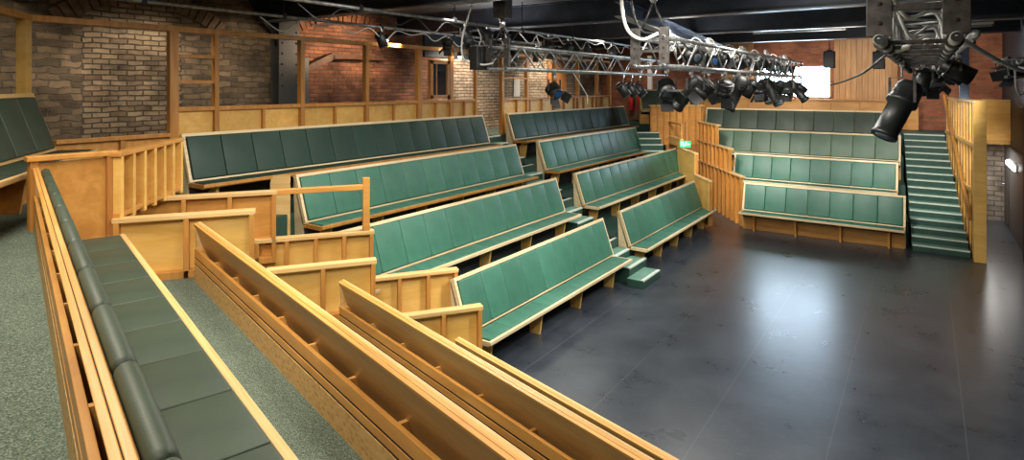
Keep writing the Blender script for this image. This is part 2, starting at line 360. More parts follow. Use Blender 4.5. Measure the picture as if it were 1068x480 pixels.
# ------------------------------------------------------------------ layout numbers
TH, PHI, DIA = .601, .276, .61
H = 3.486
R = .574                      # rise of a tier
ZS, ZT, DT, DF = .458, 1.104, .216, .385
W = Vector((cos(DIA), -sin(DIA))); T = Vector((sin(DIA), cos(DIA)))      # near corner diagonal
NU = Vector((cos(PHI), -sin(PHI))); NV = Vector((sin(PHI), cos(PHI)))    # near bank
def wt(w, t): p = W * w + T * t; return (p.x, p.y)
def uv(u, v): p = NU * u + NV * v; return (p.x, p.y)
FA = Vector((-.565, .825)).normalized(); FB = Vector((.825, .565)).normalized()   # far corner: away, across
FO = Vector((-4.2, 14.5))
def far(k, c): p = FO + FA * k + FB * c; return (p.x, p.y)
LX = [4.608 + 1.205 * i for i in range(4)]      # left bank junction planes (x = -LX)
RY = [15.39, 16.80, 18.02, 19.16]               # rear bank junction planes
R2 = .565
NVV = [3.473, 2.593, 1.525, .389]               # near bank, front row first

# ------------------------------------------------------------------ room
ZC = 5.1
XL, XR, YB, YF = -10.2, 1.72, -3.2, 20.9
fl = MB().box((XL - .3, YB - .3, -.12), (XR + .3, YF + .3, 0)).build('floor', 'stage'); struct(fl)
struct(MB().box((XL - .3, YB - .3, ZC), (XR + .3, YF + .3, ZC + .15)).build('ceiling', 'ceiling'))
struct(MB().box((XL - .3, YB, 0), (XL, YF, ZC)).build('wall_left', 'left_wall'))
struct(MB().box((XL, YB - .3, 0), (XR, YB, ZC)).build('wall_near', 'black'))
struct(MB().box((XR, YB, 0), (XR + .3, YF, ZC)).build('wall_right', 'black'))
# rear wall: red brick with a timber planked section and a bright window
wx0, wx1, wz0, wz1 = -4.6, -2.38, 3.12, 4.15
m = MB(); m.box((XL, YF, 0), (wx0, YF + .3, ZC)).box((wx1, YF, 0), (XR, YF + .3, ZC)).box((wx0, YF, 0), (wx1, YF + .3, wz0)).box((wx0, YF, wz1), (wx1, YF + .3, ZC))
struct(m.build('wall_rear', 'redbrick'))
w1 = MB().box((wx0, YF + .06, wz0), (wx1, YF + .09, wz1)).build('window_1', 'sky_window'); struct(w1)
m = MB()
for a, b in (((wx0, YF, wz0), (wx1, YF + .06, wz0 + .05)), ((wx0, YF, wz1 - .05), (wx1, YF + .06, wz1)), ((wx0, YF, wz0), (wx0 + .05, YF + .06, wz1)), ((wx1 - .05, YF, wz0), (wx1, YF + .06, wz1)), ((-3.52, YF, wz0), (-3.46, YF + .06, wz1))): m.box(a, b)
m.build('window_frame', 'stud', w1)
# stone at the end of the passage beside the stair (its face stands 0.8 m in front of the rear wall)
struct(MB().box((.53, 20.02, 0), (XR, YF, 2.06)).build('wall_passage', 'roughstone'))

# tiered floors (one stepped solid per bank)
def tiers(name, polys, mat):
    mm = MB()
    for pts, z in polys: mm.prism(pts, 0.004, z)
    return struct(mm.build(name, mat))
def uvx(v, x):                                   # point on the line v = const at world x
    u = (x - NV.x * v) / NU.x; return uv(u, v)
def uvw(v, w):                                   # point on the line v = const at diagonal offset w
    # solve (NU*u+NV*v).W = w
    u = (w - NV.dot(W) * v) / NU.dot(W); return uv(u, v)
wN, wF = -6.36, -7.42                            # the two sides of the near vomitory
XE = XR - .1
tiers('near_tier_floor', [
    ([uvw(2.375, wN), uvx(2.375, XE), uvx(3.255, XE), uvw(3.255, wN)], R),
    ([uvw(1.31, wN), uvx(1.31, XE), uvx(2.375, XE), uvw(2.375, wN)], 2 * R),
    ([(-6.03, 1.93), uvx(.175, XE), uvx(1.31, XE), uvw(1.31, wN), (-5.99, 2.44)], 3 * R),
], 'carpet')
tiers('upper_walkway_floor', [
    ([(XL, YB), (XE, YB), uvx(.172, XE), (-6.03, 1.90), (-6.04, 2.44), wt(wF, -1.50), (-8.62, 4.20), (-8.62, YF), (XL, YF)], 4 * R),
], 'carpet')
xs = [-(LX[i] + .225) for i in range(4)]         # riser planes behind rows
def yw(x): return (W.x * x - wF) / -W.y
def yt(x): return (-1.50 - T.x * x) / T.y
def yk(x): return FO.y + (x - FO.x) / FA.x * FA.y - .1
tiers('side_tier_floor', [
    ([(xs[1], yw(xs[1])), (xs[0], yw(xs[0])), (xs[0], yk(xs[0])), (xs[1], yk(xs[1]))], R),
    ([(xs[2], yt(xs[2])), (-6.86, 3.02), (xs[1], yw(xs[1])), (xs[1], yk(xs[1])), (xs[2], yk(xs[2]))], 2 * R),
    ([(-8.62, 4.20), (xs[2], yt(xs[2])), (xs[2], yk(xs[2])), (-8.62, yk(-7.9))], 3 * R),
], 'riser')
ry = [RY[i] + .225 for i in range(4)]
def xk(y): return -3.72 - (y - 15.6) * .55
xr_ = -.28
tiers('rear_tier_floor', [
    ([(xk(ry[0]), ry[0]), (xr_ - .02, ry[0]), (xr_ - .10, ry[1]), (xk(ry[1]), ry[1])], R2),
    ([(xk(ry[1]), ry[1]), (xr_ - .10, ry[1]), (xr_ - .17, ry[2]), (xk(ry[2]), ry[2])], 2 * R2),
    ([(xk(ry[2]), ry[2]), (xr_ - .17, ry[2]), (xr_ - .24, ry[3]), (xk(ry[3]), ry[3])], 3 * R2),
    ([(-8.6, 19.62), (xr_ - .24, 19.62), (xr_ - .24, 19.50), (.52, 19.50), (.52, YF), (-8.6, YF)], 4 * R2 - .02),
], 'riser')
struct(MB().box((.52, 18.98, 2.06), (XR, YF, 2.24)).build('passage_ceiling', 'ply_pale'))

# ------------------------------------------------------------------ benches
bl = math.hypot(DT, ZT - ZS)
def back_mtx(x=0):
    e = Vector((0, -DT, ZT - ZS)) / bl; n = Vector((0, ZT - ZS, DT)) / bl; s = Vector((1, 0, 0))
    mt = Matrix((s, n, e)).transposed().to_4x4(); mt.translation = Vector((x, 0, ZS)); return mt     # local: x along, y out of back, z up the back
def bench(label, loc, rot, L, n, mat='green', group=None, front='legs', apron=False, roll=False, edge='edge', seat_depth=DF, legs=None, sedge='edge'):
    t = thing('theatre_bench', label, 'bench', loc, rot, group)
    B = back_mtx()
    if apron:      # two-ply rear board seen from behind
        MB().box((0, -.040, -.10), (L, -.0215, bl), .002, B).build('back_board', 'backply', t)
        MB().box((0, -.0185, -.02), (L, 0, bl), .002, B).build('front_board', 'warm', t)
        MB().box((.01, -.0215, -.02), (L - .01, -.0185, bl - .006), 0, B).build('board_joint', 'groove', t)
        MB().box((0, -.0405, bl - .016), (L, -.0212, bl + .002), .002, B).build('back_board_edge', 'warm', t)
        rear = MB()
        o = MB().box((0, -.247, R + .222), (L, -.222, R + .295), .003).build('apron_top_board', 'ply', t)
        MB().box((0, -.247, R + .164), (L, -.222, R + .208), .003).build('apron_strip', 'ply', t)
        MB().box((0, -.243, R + .005), (L, -.226, R + .29)).build('apron_groove', 'groove', t)
        MB().box((0, -.247, R - .1), (L, -.222, R + .150), .002).build('chipboard_apron', 'chip', t)
        k = 0.05; first = None
        while k < L - .1:
            if first is None:
                first = MB().profile([(-.222, R + .02), (-.222, R + .285), (-.125, R + .285), (-.06, R + .02)], -.012, .012).build('bracket', 'warm', t); first.location.x = k
            else: share(first, t, (k, 0, 0))
            k += .52
    else:
        MB().box((0, -.045, -.01), (L, 0, bl - .004), .003, B).build('back_board', edge, t)
        MB().box((.01, -.04, -.14), (L - .01, -.01, -.005), 0, B).build('lower_back_board', 'groove', t)
    fr = MB()
    lip = .032 if not apron else .016
    fr.box((0, -.001, bl - .045), (L, lip, bl), .004, B).box((0, -.001, -.002), (L, lip * .8, .022), .003, B)
    fr.box((0, -.001, .01), (.04, lip, bl - .04), .004, B).box((L - .04, -.001, .01), (L, lip, bl - .04), .004, B)
    if roll: fr.bm.free()
    else: fr.build('back_frame', edge, t)
    pw = (L - .10) / n
    pad = MB().box((.003, .001, .028), (pw - .003, .050, bl - (.05 if not apron else .12)), .014, B, 3) if not roll else MB().box((.002, .001, .02), (pw - .002, .058, bl - .022), .026, B, 4)
    pad = pad.build('back_pad', mat, t, True)
    pad.location.x = .05
    for i in range(1, n): share(pad, t, (.05 + i * pw, 0, 0))
    # seat
    MB().box((0, -.02, ZS - .06), (L, seat_depth - .04, ZS - .025), .004).build('seat_board', 'ply', t)
    MB().box((0, seat_depth - .04, ZS - .042), (L, seat_depth, ZS + .004), .006).box((-.001, .03, ZS - .06), (.028, seat_depth - .03, ZS), .004).box((L - .028, .03, ZS - .06), (L + .001, seat_depth - .03, ZS), .004).build('seat_edge', sedge, t)
    sp = MB().box((.003, .045, ZS - .028), (pw - .003, seat_depth - .042, ZS + .012), .012, None, 3).build('seat_pad', mat, t, True)
    sp.location.x = .05
    for i in range(1, n): share(sp, t, (.05 + i * pw, 0, 0))
    # supports
    if front in ('legs', 'panel'):
        nl = legs or max(3, round(L / 1.2) + 1)
        lg = MB().profile([(-.02, 0), (.14, 0), (.20, ZS - .06), (-.02, ZS - .06)], -.02, .02).build('leg', 'ply_pale' if front == 'legs' else 'ply', t)
        lg.location.x = .3
        for i in range(1, nl): share(lg, t, (.3 + i * (L - .6) / (nl - 1), 0, 0))
        if front == 'panel': MB().box((.02, -.03, 0.002), (L - .02, -.005, ZS - .06)).build('front_panel', 'ply', t)
        else: MB().box((.02, -.19, 0.002), (L - .02, -.17, ZS - .06)).build('rear_panel', 'black', t)
    # triangular end cheeks
    for x0, x1 in ((.0, .03), (L - .03, L)):
        MB().profile([(-.04, ZS - .06), (-.02, ZS + .0), (-DT - .02, ZT - .03), (-.24, ZT - .06), (-.20, .004), (-.05, .004)], x0, x1).build('end_panel', edge, t)
    return t

# left bank: two sections a row, either side of the radial stair
lr = [(5.72, 9.90, 10.64, 15.12), (4.95, 10.29, 11.08, 17.20), (5.20, 10.66, 11.55, 17.10), (4.25, 11.08, 12.06, 18.95)]
row = ['front row', 'second row', 'third row', 'top row']
for i, (a, b, c, d) in enumerate(lr):
    mt = 'green_shaded' if i == 3 else 'green'
    bench(('shaded green' if i == 3 else 'green') + ' padded bench, %s of the side bank, nearer half before its aisle stair' % row[i], (-LX[i], b, i * R), -pi / 2, b - a, round((b - a) / .49), mt, 'side bank benches', 'legs', edge='pale', sedge='pale' if i < 2 else 'stud')
    far_b = bench(('shaded green' if i == 3 else 'green') + ' padded bench, %s of the side bank, beyond its aisle stair' % row[i], (-LX[i], d, i * R), -pi / 2, d - c, round((d - c) / .52), mt, 'side bank benches', 'legs', edge='pale', sedge='pale' if i < 2 else 'stud')
    if i == 2:
        pass
t = thing('end_board', 'pale plywood end board with a rounded corner, by the third side-bank bench', 'board', (-7.44, 4.96, 2 * R + .004), .59)
pts = [(0, 0), (.27, 0), (.27, 1.11), (.10, 1.11), (.05, 1.097), (.013, 1.06), (0, 1.0)]
m = MB(); vb = [[m.bm.verts.new((x, y, z)) for x, z in pts] for y in (0, .024)]
m.bm.faces.new(vb[0]); m.bm.faces.new(vb[1][::-1])
for k in range(len(pts)): m.bm.faces.new((vb[0][k], vb[0][(k + 1) % len(pts)], vb[1][(k + 1) % len(pts)], vb[1][k]))
m.build('board', 'edge', t); MB().box((.0, .024, 0), (.27, .06, .05)).build('batten', 'stud', t)
# rear bank facing the camera
rr = [(-3.70, -.34), (-4.28, -.52), (-5.15, -.50), (-5.75, -.55)]
for i, (a, b) in enumerate(rr):
    bench(['green', 'green', 'sage green', 'dimmed grey green'][i] + ' padded bench, %s of the facing bank beside the long stair' % row[i], (b, RY[i], i * R2), pi, b - a, [7, 8, 9, 10][i], ['green', 'green', 'green_sage', 'green_dim'][i], 'rear bank benches', 'panel', edge='pale', sedge='pale')
# near bank seen from behind
nl_ = [(-4.72, 'front row bench of the near bank seen edge-on from behind, lowest by the stage'),
       (-5.34, 'second row timber bench of the near bank seen from behind, its rear boards facing us'),
       (-6.04, 'third row timber bench of the near bank seen from behind, speckled chipboard at carpet level'),
       (-6.29, 'nearest timber bench with dimmed green seat pads, running beside the green carpet')]
for i, (u0, lb) in enumerate(nl_):
    v = NVV[i]; x0, y0 = uv(u0, v)
    L = (1.35 - x0) / NU.x
    bench(lb, (x0, y0, i * R), -PHI, L, round(L / .50), 'green_dim' if i == 3 else 'green', 'near bank benches', 'legs', True, roll=(i == 3))
# corner benches on the top level
x0, y0 = wt(-8.22, -2.46)
bench('dimmed green corner bench on the top level behind the plain plywood end panel', (x0, y0, 4 * R), -DIA, 3.7, 7, 'green_dim', None, 'panel', seat_depth=.43)
xk0, yk0 = far(5.0, -.42)
bench('grey green corner bench above the slatted balustrade at the far corner', (FO.x + FA.x * 5.05 + FB.x * 1.0, FO.y + FA.y * 5.05 + FB.y * 1.0, 4 * R - .02), math.atan2(-FB.y, -FB.x), 1.6, 3, 'green_dim', None, 'panel')

# ------------------------------------------------------------------ parapets
def parapet(name, label, p0, p1, z0, z1, side, nb, top=.045, panel='ply_pale', stud='stud', group=None, thick=.09, cat='parapet', left_end=True, right_end=True, bottom=True, slats=False):
    """framed panel from p0 to p1 (xy); studs stand on `side` (+1: left of p0->p1, -1: right)"""
    a, b = Vector(p0), Vector(p1); L = (b - a).length; ang = math.atan2(b.y - a.y, b.x - a.x)
    t = thing(name, label, cat, (a.x, a.y, z0), ang, group); h = z1 - z0
    s = side
    MB().box((0, -.009, .0), (L, .009, h - top)).build('panel', panel, t)
    lo, hi = (.009, thick) if s > 0 else (-thick, -.009)
    MB().box((-.012, min(lo, -.02), h - top), (L + .012, max(hi, .02), h), .006).build('top_rail', 'edge' if panel != 'redwood' else 'ply', t)
    if bottom: MB().box((.04, lo, 0), (L - .04, hi, .07), .003).build('bottom_rail', stud, t)
    st = MB().box((-.022, lo, 0.0), (.022, hi - (.0 if s > 0 else 0), h - top), .003).build('stud', stud, t)
    xsn = [.022 + (L - .044) * k / nb for k in range(nb + 1)]
    st.location.x = xsn[0]
    for x in xsn[1:]: share(st, t, (x, 0, 0))
    return t
# near vomitory, stage side wall of the near bank (studs face the near bank)
G = 'near gangway parapets'
parapet('parapet_wall', 'highest framed plywood parapet, at the end of the speckled bench on the green carpet', wt(-6.32, -1.43), wt(-6.32, -.28), 3 * R, 2.31, -1, 2, group=G)
parapet('parapet_wall', 'middle framed plywood parapet, behind the end of the second near bench', wt(-6.32, -.16), wt(-6.32, .86), 2 * R, 1.72, -1, 2, group=G)
parapet('parapet_wall', 'lowest framed plywood parapet, beside the front side-bank bench and the stage', wt(-6.32, 1.15), wt(-6.32, 2.0), R - .35, 1.10, -1, 2, group=G)
G = 'side gangway parapets'
p2 = parapet('parapet_wall', 'top framed parapet of the far gangway side, carrying a long guard rail', wt(-7.38, -1.5), wt(-7.38, -.1), 2 * R + .35, 2.31, -1, 3, group=G, panel='ply')
MB().box((1.4, -.08, .76), (2.42, -.005, .82), .006).build('guard_rail', 'ply', p2)
MB().box((2.36, -.085, .22), (2.44, 0, .90), .006).build('guard_post', 'ply', p2)
parapet('parapet_wall', 'middle framed parapet of the far gangway side, under the guard rail', wt(-7.38, -.32), wt(-7.38, .98), R + .35, 1.77, -1, 4, group=G)
parapet('parapet_wall', 'low framed parapet of the far gangway side, against the front side-bank bench', wt(-7.38, .92), wt(-7.38, 2.02), .3, 1.20, -1, 3, group=G)
# gangway floor-level linings
for nm, w in (('gangway_lining', -6.30), ('gangway_lining', -7.40)):
    pass

# slatted balustrade across the head of the gangway
a, b = Vector((-5.95, 2.43)), Vector((-7.02, 3.52)); L = (b - a).length
t = thing('slatted_balustrade', 'slatted timber balustrade across the head of the near gangway', 'balustrade', (a.x, a.y, 2.296), math.atan2(b.y - a.y, b.x - a.x))
MB().box((-.02, -.05, .56), (L + .03, .05, .605), .008).build('top_rail', 'ply', t)
MB().box((0, -.035, .01), (L, .035, .055), .006).build('bottom_rail', 'ply', t)
MB().box((0, .045, .0), (L, .06, .57)).build('panel', 'redwood', t)
sl = MB().box((-.028, -.045, -.02), (.028, .044, .565), .003).build('slat', 'ply_pale', t); n = 6
sl.location.x = .03
for k in range(1, n + 1): share(sl, t, (.03 + (L - .06) * k / n, 0, 0))
# plain end panel of the nearest bench row
t = thing('end_panel_wall', 'plain plywood end panel closing off the nearest bench, slatted balustrade to its right', 'panel wall', (0, 0, 1.73), 0)
a, b = Vector((-6.06, 1.83)), Vector((-6.01, 2.45))
MB().beam((a.x, a.y, .56), (b.x, b.y, .56), .024, 1.12).build('panel', 'ply', t)
MB().beam((a.x, a.y, .59), (a.x - .002, a.y + .06, .59), .07, 1.17, .004).build('post', 'stud', t)
MB().beam((b.x, b.y - .08, .57), (b.x, b.y - .03, .57), .09, 1.14, .004).build('post', 'redwood', t)
MB().beam((a.x - .005, a.y - .02, 1.16), (b.x, b.y + .01, 1.16), .11, .045, .008).build('top_rail', 'ply', t)

# far gangway: stepped slatted wall of the rear bank
def slat_wall(label, p0, p1, z0, z1, n, group, name='slatted_wall', side=1, panel='ply', cap='edge'):
    a, b = Vector(p0), Vector(p1); L = (b - a).length
    t = thing(name, label, 'slatted wall', (a.x, a.y, z0), math.atan2(b.y - a.y, b.x - a.x), group); h = z1 - z0
    MB().box((0, -.01 * side - .01, 0), (L, -.01 * side + .01, h - .03)).build('panel', panel, t)
    MB().box((-.03, -.07, h - .04), (L + .03, .07, h), .006).build('top_rail', cap, t)
    s = MB().box((-.022, -.001 if side > 0 else -.07, 0), (.022, .07 if side > 0 else .001, h - .04), .003).build('slat', 'stud', t)
    s.location.x = .025
    for k in range(1, n): share(s, t, (.025 + (L - .05) * k / (n - 1), 0, 0))
    return t
G = 'far gangway slatted walls'
f0, f1 = Vector((-3.74, 15.60)), Vector((-5.77, 18.57)); fd = (f1 - f0)
def fl_(k): p = f0 + fd * k; return (p.x, p.y)
slat_wall('lowest slatted timber wall at the end of the facing bank, standing on the black stage floor', fl_(0), fl_(.99), 0.002, 1.25, 12, G)
slat_wall('middle slatted timber wall stepping up beside the facing bank second row', fl_(.22), fl_(.99), 1.252, 1.86, 9, G)
slat_wall('upper slatted timber wall stepping up beside the facing bank third row', fl_(.50), fl_(.99), 1.862, 2.42, 6, G)
pA, pB = Vector((-6.95, 17.62)), Vector((-5.62, 18.53))
slat_wall('tall slatted timber balustrade across the far gangway under the corner bench', tuple(pA), tuple(pB), 1.70, 2.92, 9, None, side=-1)
t = thing('gangway_end_wall', 'brown timber wall closing the far gangway below the green exit sign', 'panel wall', (pA.x + .1, pA.y + .1, 0.002), math.atan2(pB.y - pA.y, pB.x - pA.x))
MB().box((.35, .0, 0), (1.56, .04, 1.69)).build('panel', 'redwood', t)
for k in range(4): MB().box((.36 + .39 * k, -.05, 0), (.40 + .39 * k, .0, 1.69), .003).build('stud', 'redwood', t)
# left side of the far gangway
G = 'side bank end parapets'
def far_par(label, k0, k1, z0, z1, nb):
    return parapet('parapet_wall', label, far(k0, .03), far(k1, .03), z0, z1, -1, nb, group=G, panel='ply_pale')
far_par('low plywood parapet at the far end of the front side-bank bench', .25, 1.35, .1, 1.2, 2)
far_par('middle plywood parapet at the far end of the second side-bank bench', 1.35, 3.0, R, 1.75, 2)
t = far_par('upper plywood parapet with a handrail above it, near the green exit sign', 2.7, 3.9, 1.76, 2.0, 2)
MB().box((-.05, -.05, .62), (1.3, .01, .67), .006).build('handrail', 'ply', t)
MB().box((.0, -.06, .24), (.06, 0, .63), .004).build('handrail_post', 'ply', t)
# exit sign
e = Vector(far(2.62, .14))
t = thing('exit_sign', 'small lit green exit sign at the far gangway', 'exit sign', (e.x, e.y, 1.86), TH - .25)
MB().box((-.15, -.02, -.09), (.15, .02, .09), .006).build('case', 'exit_green', t)
m = MB()   # running figure, door and arrow as pale marks
m.box((-.115, -.0235, -.055), (-.105, -.019, .06)).box((-.07, -.0235, -.055), (-.06, -.019, .06)).box((-.115, -.0235, .05), (-.06, -.019, .06))
m.beam((-.03, -.0215, -.055), (0, -.0215, 0), .006, .012).beam((.03, -.0215, -.045), (0, -.0215, 0), .006, .012).beam((0, -.0215, 0), (.012, -.0215, .035), .006, .018).beam((-.02, -.0215, .01), (.035, -.0215, .028), .006, .009)
m.lathe([(.002, -.002), (.013, -.002), (.013, .002), (.002, .002)], 10, Matrix.Translation((.02, -.0215, .055)) @ Matrix.Rotation(pi / 2, 4, 'X'))
m.beam((.06, -.0215, 0), (.12, -.0215, 0), .006, .012).beam((.062, -.0215, 0), (.085, -.0215, .025), .006, .012).beam((.062, -.0215, 0), (.085, -.0215, -.025), .006, .012)
m.build('pictogram', 'exit_white', t)
MB().box((-.008, -.008, .09), (.008, .008, .62)).build('hanger', 'black', t)

# ------------------------------------------------------------------ stairs
def stair(label, steps, name='aisle_stair', cat='stair'):
    """steps: (x0,y0,x1,y1,ztop,dir, zbase) boxes"""
    t = thing(name, label, cat, (0, 0, 0))
    for (pts, z, zb, nose) in steps:
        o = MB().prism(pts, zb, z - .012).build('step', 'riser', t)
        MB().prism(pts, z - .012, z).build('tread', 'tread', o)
        (ax, ay), (bx, by) = nose
        MB().beam((ax, ay, z - .010), (bx, by, z - .010), .06, .028, .003).build('nosing', 'nosing', o)
    return t
S = []
s_, g_ = R / 4, .301
for i in range(16):
    x = -3.98 - g_ * i; hw = .40 if i < 2 else .345; y = 10.06 + .1 * i + (.12 if i < 2 else 0) - hw; yb = y + 2 * hw
    w_ = .012
    S.append(([(x, y + w_), (x, yb - w_), (x - g_, yb - w_), (x - g_, y + w_)], (i + 1) * s_, max(.006, (i - 2) * s_), ((x - .026, y + w_), (x - .026, yb - w_))))
stair('pale teal aisle stair climbing through the middle of the side bank', S)
S = []
s_, g_ = .1385, .262
for i in range(16):
    y = 15.3 + g_ * i; xl = -.22 - .062 * (y - 15.3); xr = .775 - .085 * (y - 15.1)
    if i == 15: g_ = .18
    S.append(([(xl, y), (xr, y), (xr - .02, y + g_), (xl - .02, y + g_)], (i + 1) * s_, max(.006, (i - 2) * s_), ((xl, y + .026), (xr, y + .026))))
stair('long straight teal stair beside the facing bank, by the pale timber column', S)
S = []
for i in range(5):
    a0 = Vector((-6.42, 16.42)) + FA * (.24 * i) - FB * .22; a1 = a0 + FB * .66; b1 = a1 + FA * .24; b0 = a0 + FA * .24
    S.append(([tuple(a0), tuple(a1), tuple(b1), tuple(b0)], 1.46 + .16 * i, 1.155, (tuple(a0 + FA * .026), tuple(a1 + FA * .026))))
stair('short dark corner stair behind the far end of the side-bank third row', S)

# ------------------------------------------------------------------ right slatted wall, column, handrail
t = thing('stair_wall', 'tall slatted timber wall with handrail on the right of the long stair', 'slatted wall', (0, 0, 0.002))
def rw(y): return .86 - .085 * (y - 15.1)
MB().box((.80, 15.02, 0), (1.0, 15.24, 3.2), .006).build('column', 'ply_pale', t, label='square pale timber end column')
y0, y1 = 15.24, 19.5
m = MB(); m.beam((rw(y0) + .01, y0, 1.58), (rw(y1) + .01, y1, 1.58), .02, 3.16); m.build('panel', 'redwood', t)
m = MB(); m.beam((rw(y0) + .03, y0, 3.17), (rw(y1) + .03, y1, 3.17), .12, .05, .004); m.build('top_rail', 'edge', t)
sl = None
for k in range(13):
    y = y0 + .16 + k * .40
    if y > y1: break
    if sl is None: sl = MB().box((-.035, -.022, 0), (.0, .022, 3.15), .003).build('slat', 'ply_pale', t); sl.location = (rw(y), y, 0)
    else: share(sl, t, (rw(y), y, 0))
for zz in (1.35, 2.3):
    MB().beam((rw(y0) - .03, y0, zz), (rw(y1) - .03, y1, zz), .05, .07, .003).build('cross_rail', 'ply_pale', t)
MB().beam((rw(15.28) - .10, 15.28, .80), (rw(19.3) - .10, 19.3, 3.24), .05, .09, .006).build('handrail', 'stud', t)
# balustrade panel of the walkway above the passage
t = thing('balcony_panel', 'plain yellow plywood balustrade panel above the passage, right of the column', 'panel wall', (.66, 18.95, 2.28))
MB().box((0, 0, -.12), (XR - .66, .03, .86), .003).build('panel', 'ply_pale', t)
MB().box((0, -.012, .83), (XR - .66, .05, .88), .004).build('top_rail', 'edge', t)

# passage door, light and handle on the right wall
d1 = MB().box((XR - .035, 19.0, 0.005), (XR - .002, 19.95, 2.04), .004).build('door_1', 'door'); struct(d1)
MB().tube([(XR - .035, 19.8, 1.0), (XR - .10, 19.8, 1.0), (XR - .10, 19.66, 1.0)], .014).lathe([(.035, 0), (.035, .008)], 14, Matrix.Translation((XR - .036, 19.8, 1.0)) @ Matrix.Rotation(-pi / 2, 4, 'Y')).build('door_handle', 'chrome', d1, True)
t = thing('bulkhead_light', 'lit white batten light on the dark wall of the passage', 'light', (XR - .06, 18.0, 1.66))
MB().box((-.01, -.78, -.075), (.058, .78, .075), .012).build('housing', 'white', t)
MB().box((-.05, -.74, -.055), (-.009, .74, .055), .018).build('diffuser', 'tube_on', t)
struct(MB().box((XR - .03, 15.7, 0.005), (XR - .002, 18.9, 2.04)).build('trim_5', 'door'))
struct(MB().box((1.60, 13.4, 0.005), (1.70, 15.6, 4.7), .01).build('trim_1', 'black'))

# ------------------------------------------------------------------ timber screen behind the side bank
t = thing('timber_screen', 'long timber framed screen behind the near half of the side bank top row', 'screen', (-8.75, 0, 2.298))
def zb(z): return z - 2.298
m = MB().beam((0, 2.62, zb(4.30)), (0, 11.3, zb(4.30)), .10, .075, .004); m.build('top_rail', 'stud', t)
for y, wd in ((4.30, .12), (4.92, .07), (6.42, .085), (7.86, .085), (9.30, .12)):
    MB().box((-.05, y - wd / 2, 0), (.05, y + wd / 2, zb(4.27)), .004).build('post', 'stud', t)
MB().box((-.04, 10.28, 0), (.04, 10.40, zb(4.5)), .004).build('post', 'stud', t)
MB().box((-.04, 11.20, 0), (.04, 11.27, zb(4.27)), .004).build('post', 'stud', t)
MB().box((-.045, 4.36, zb(3.13)), (.045, 11.2, zb(3.19)), .004).build('panel_rail', 'stud', t)
for zz in (3.92, 3.55): MB().box((-.035, 4.36, zb(zz) - .025), (.035, 4.885, zb(zz) + .025), .003).build('cross_rail', 'stud', t)
ys = [4.36, 4.885, 4.955, 5.68, 5.72, 6.375, 6.465, 7.10, 7.14, 7.815, 7.905, 8.55, 8.59, 9.24, 9.36, 9.80, 9.84, 10.28, 10.4, 10.78, 10.82, 11.2]
for q in range(0, len(ys), 2):
    MB().box((-.03, ys[q] + .002, 0), (-.012, ys[q + 1] - .002, zb(3.13))).build('panel', 'ply_pale', t)
for q in range(1, len(ys) - 1, 2):
    if ys[q + 1] - ys[q] < .05: MB().box((-.03, ys[q], 0), (.04, ys[q + 1], zb(3.13)), .002).build('stud', 'stud', t)
# lower part towards the corner
MB().box((-.05, 2.90, zb(2.78)), (.06, 4.24, zb(2.83)), .005).build('low_rail', 'stud', t)
MB().box((-.03, 2.90, 0), (-.012, 4.24, zb(2.78))).build('low_panel', 'ply', t)
MB().box((-.03, 3.62, 0), (.035, 3.68, zb(2.78)), .003).build('stud', 'stud', t)
# window frame standing in the screen
m = MB(); yA, yB_, zA, zB_ = 9.62, 10.26, 3.22, 4.05
for a, b in (((-.03, yA, zb(zA)), (.05, yB_, zb(zA + .08))), ((-.03, yA, zb(zB_ - .08)), (.05, yB_, zb(zB_))), ((-.03, yA, zb(zA)), (.05, yA + .09, zb(zB_))), ((-.03, yB_ - .09, zb(zA)), (.05, yB_, zb(zB_))), ((-.02, yA + .22, zb(zA)), (.02, yA + .25, zb(zB_)))): m.box(a, b, .004)
fr = m.build('window_casing', 'stud', t)
MB().box((-.01, yA + .08, zb(zA + .07)), (.0, yB_ - .08, zb(zB_ - .07))).build('window_pane', 'glass_dark', fr)
# far half
t = thing('timber_screen', 'timber framed screen behind the far half of the side bank top row, beyond the gap', 'screen', (-8.75, 0, 2.298))
MB().beam((0, 12.3, zb(4.30)), (0, 18.6, zb(4.30)), .10, .075, .004).build('top_rail', 'stud', t)
for y in (12.30, 13.45, 14.9, 16.3, 17.6, 18.55): MB().box((-.05, y - .05, 0), (.05, y + .05, zb(4.27)), .004).build('post', 'stud', t)
MB().box((-.045, 12.36, zb(3.13)), (.045, 18.5, zb(3.19)), .004).build('panel_rail', 'stud', t)
MB().box((-.035, 12.36, zb(3.68)), (.035, 13.4, zb(3.72)), .003).build('cross_rail', 'stud', t)
MB().box((-.03, 12.36, 0), (-.012, 18.5, zb(3.13))).build('panel', 'ply_pale', t)
k = 12.95
while k < 18.4:
    MB().box((-.012, k - .025, 0), (.05, k + .025, zb(3.13)), .002).build('stud', 'stud', t); k += .62
# corner part behind the corner bench
x0, y0 = wt(-8.84, -2.86)
t = thing('timber_screen', 'timber screen post and rail behind the dimmed green corner bench', 'screen', (x0, y0, 2.298), -DIA)
MB().beam((.13, 0, zb(4.30)), (4.2, 0, zb(4.30)), .11, .075, .004).build('top_rail', 'stud', t)
MB().box((.16, -.05, 0), (.33, .05, zb(4.265)), .004).build('post', 'ply_pale', t)
MB().box((2.0, -.05, 0), (2.12, .05, zb(4.27)), .004).build('post', 'stud', t)
MB().box((4.0, -.05, 0), (4.12, .05, zb(4.27)), .004).build('post', 'stud', t)

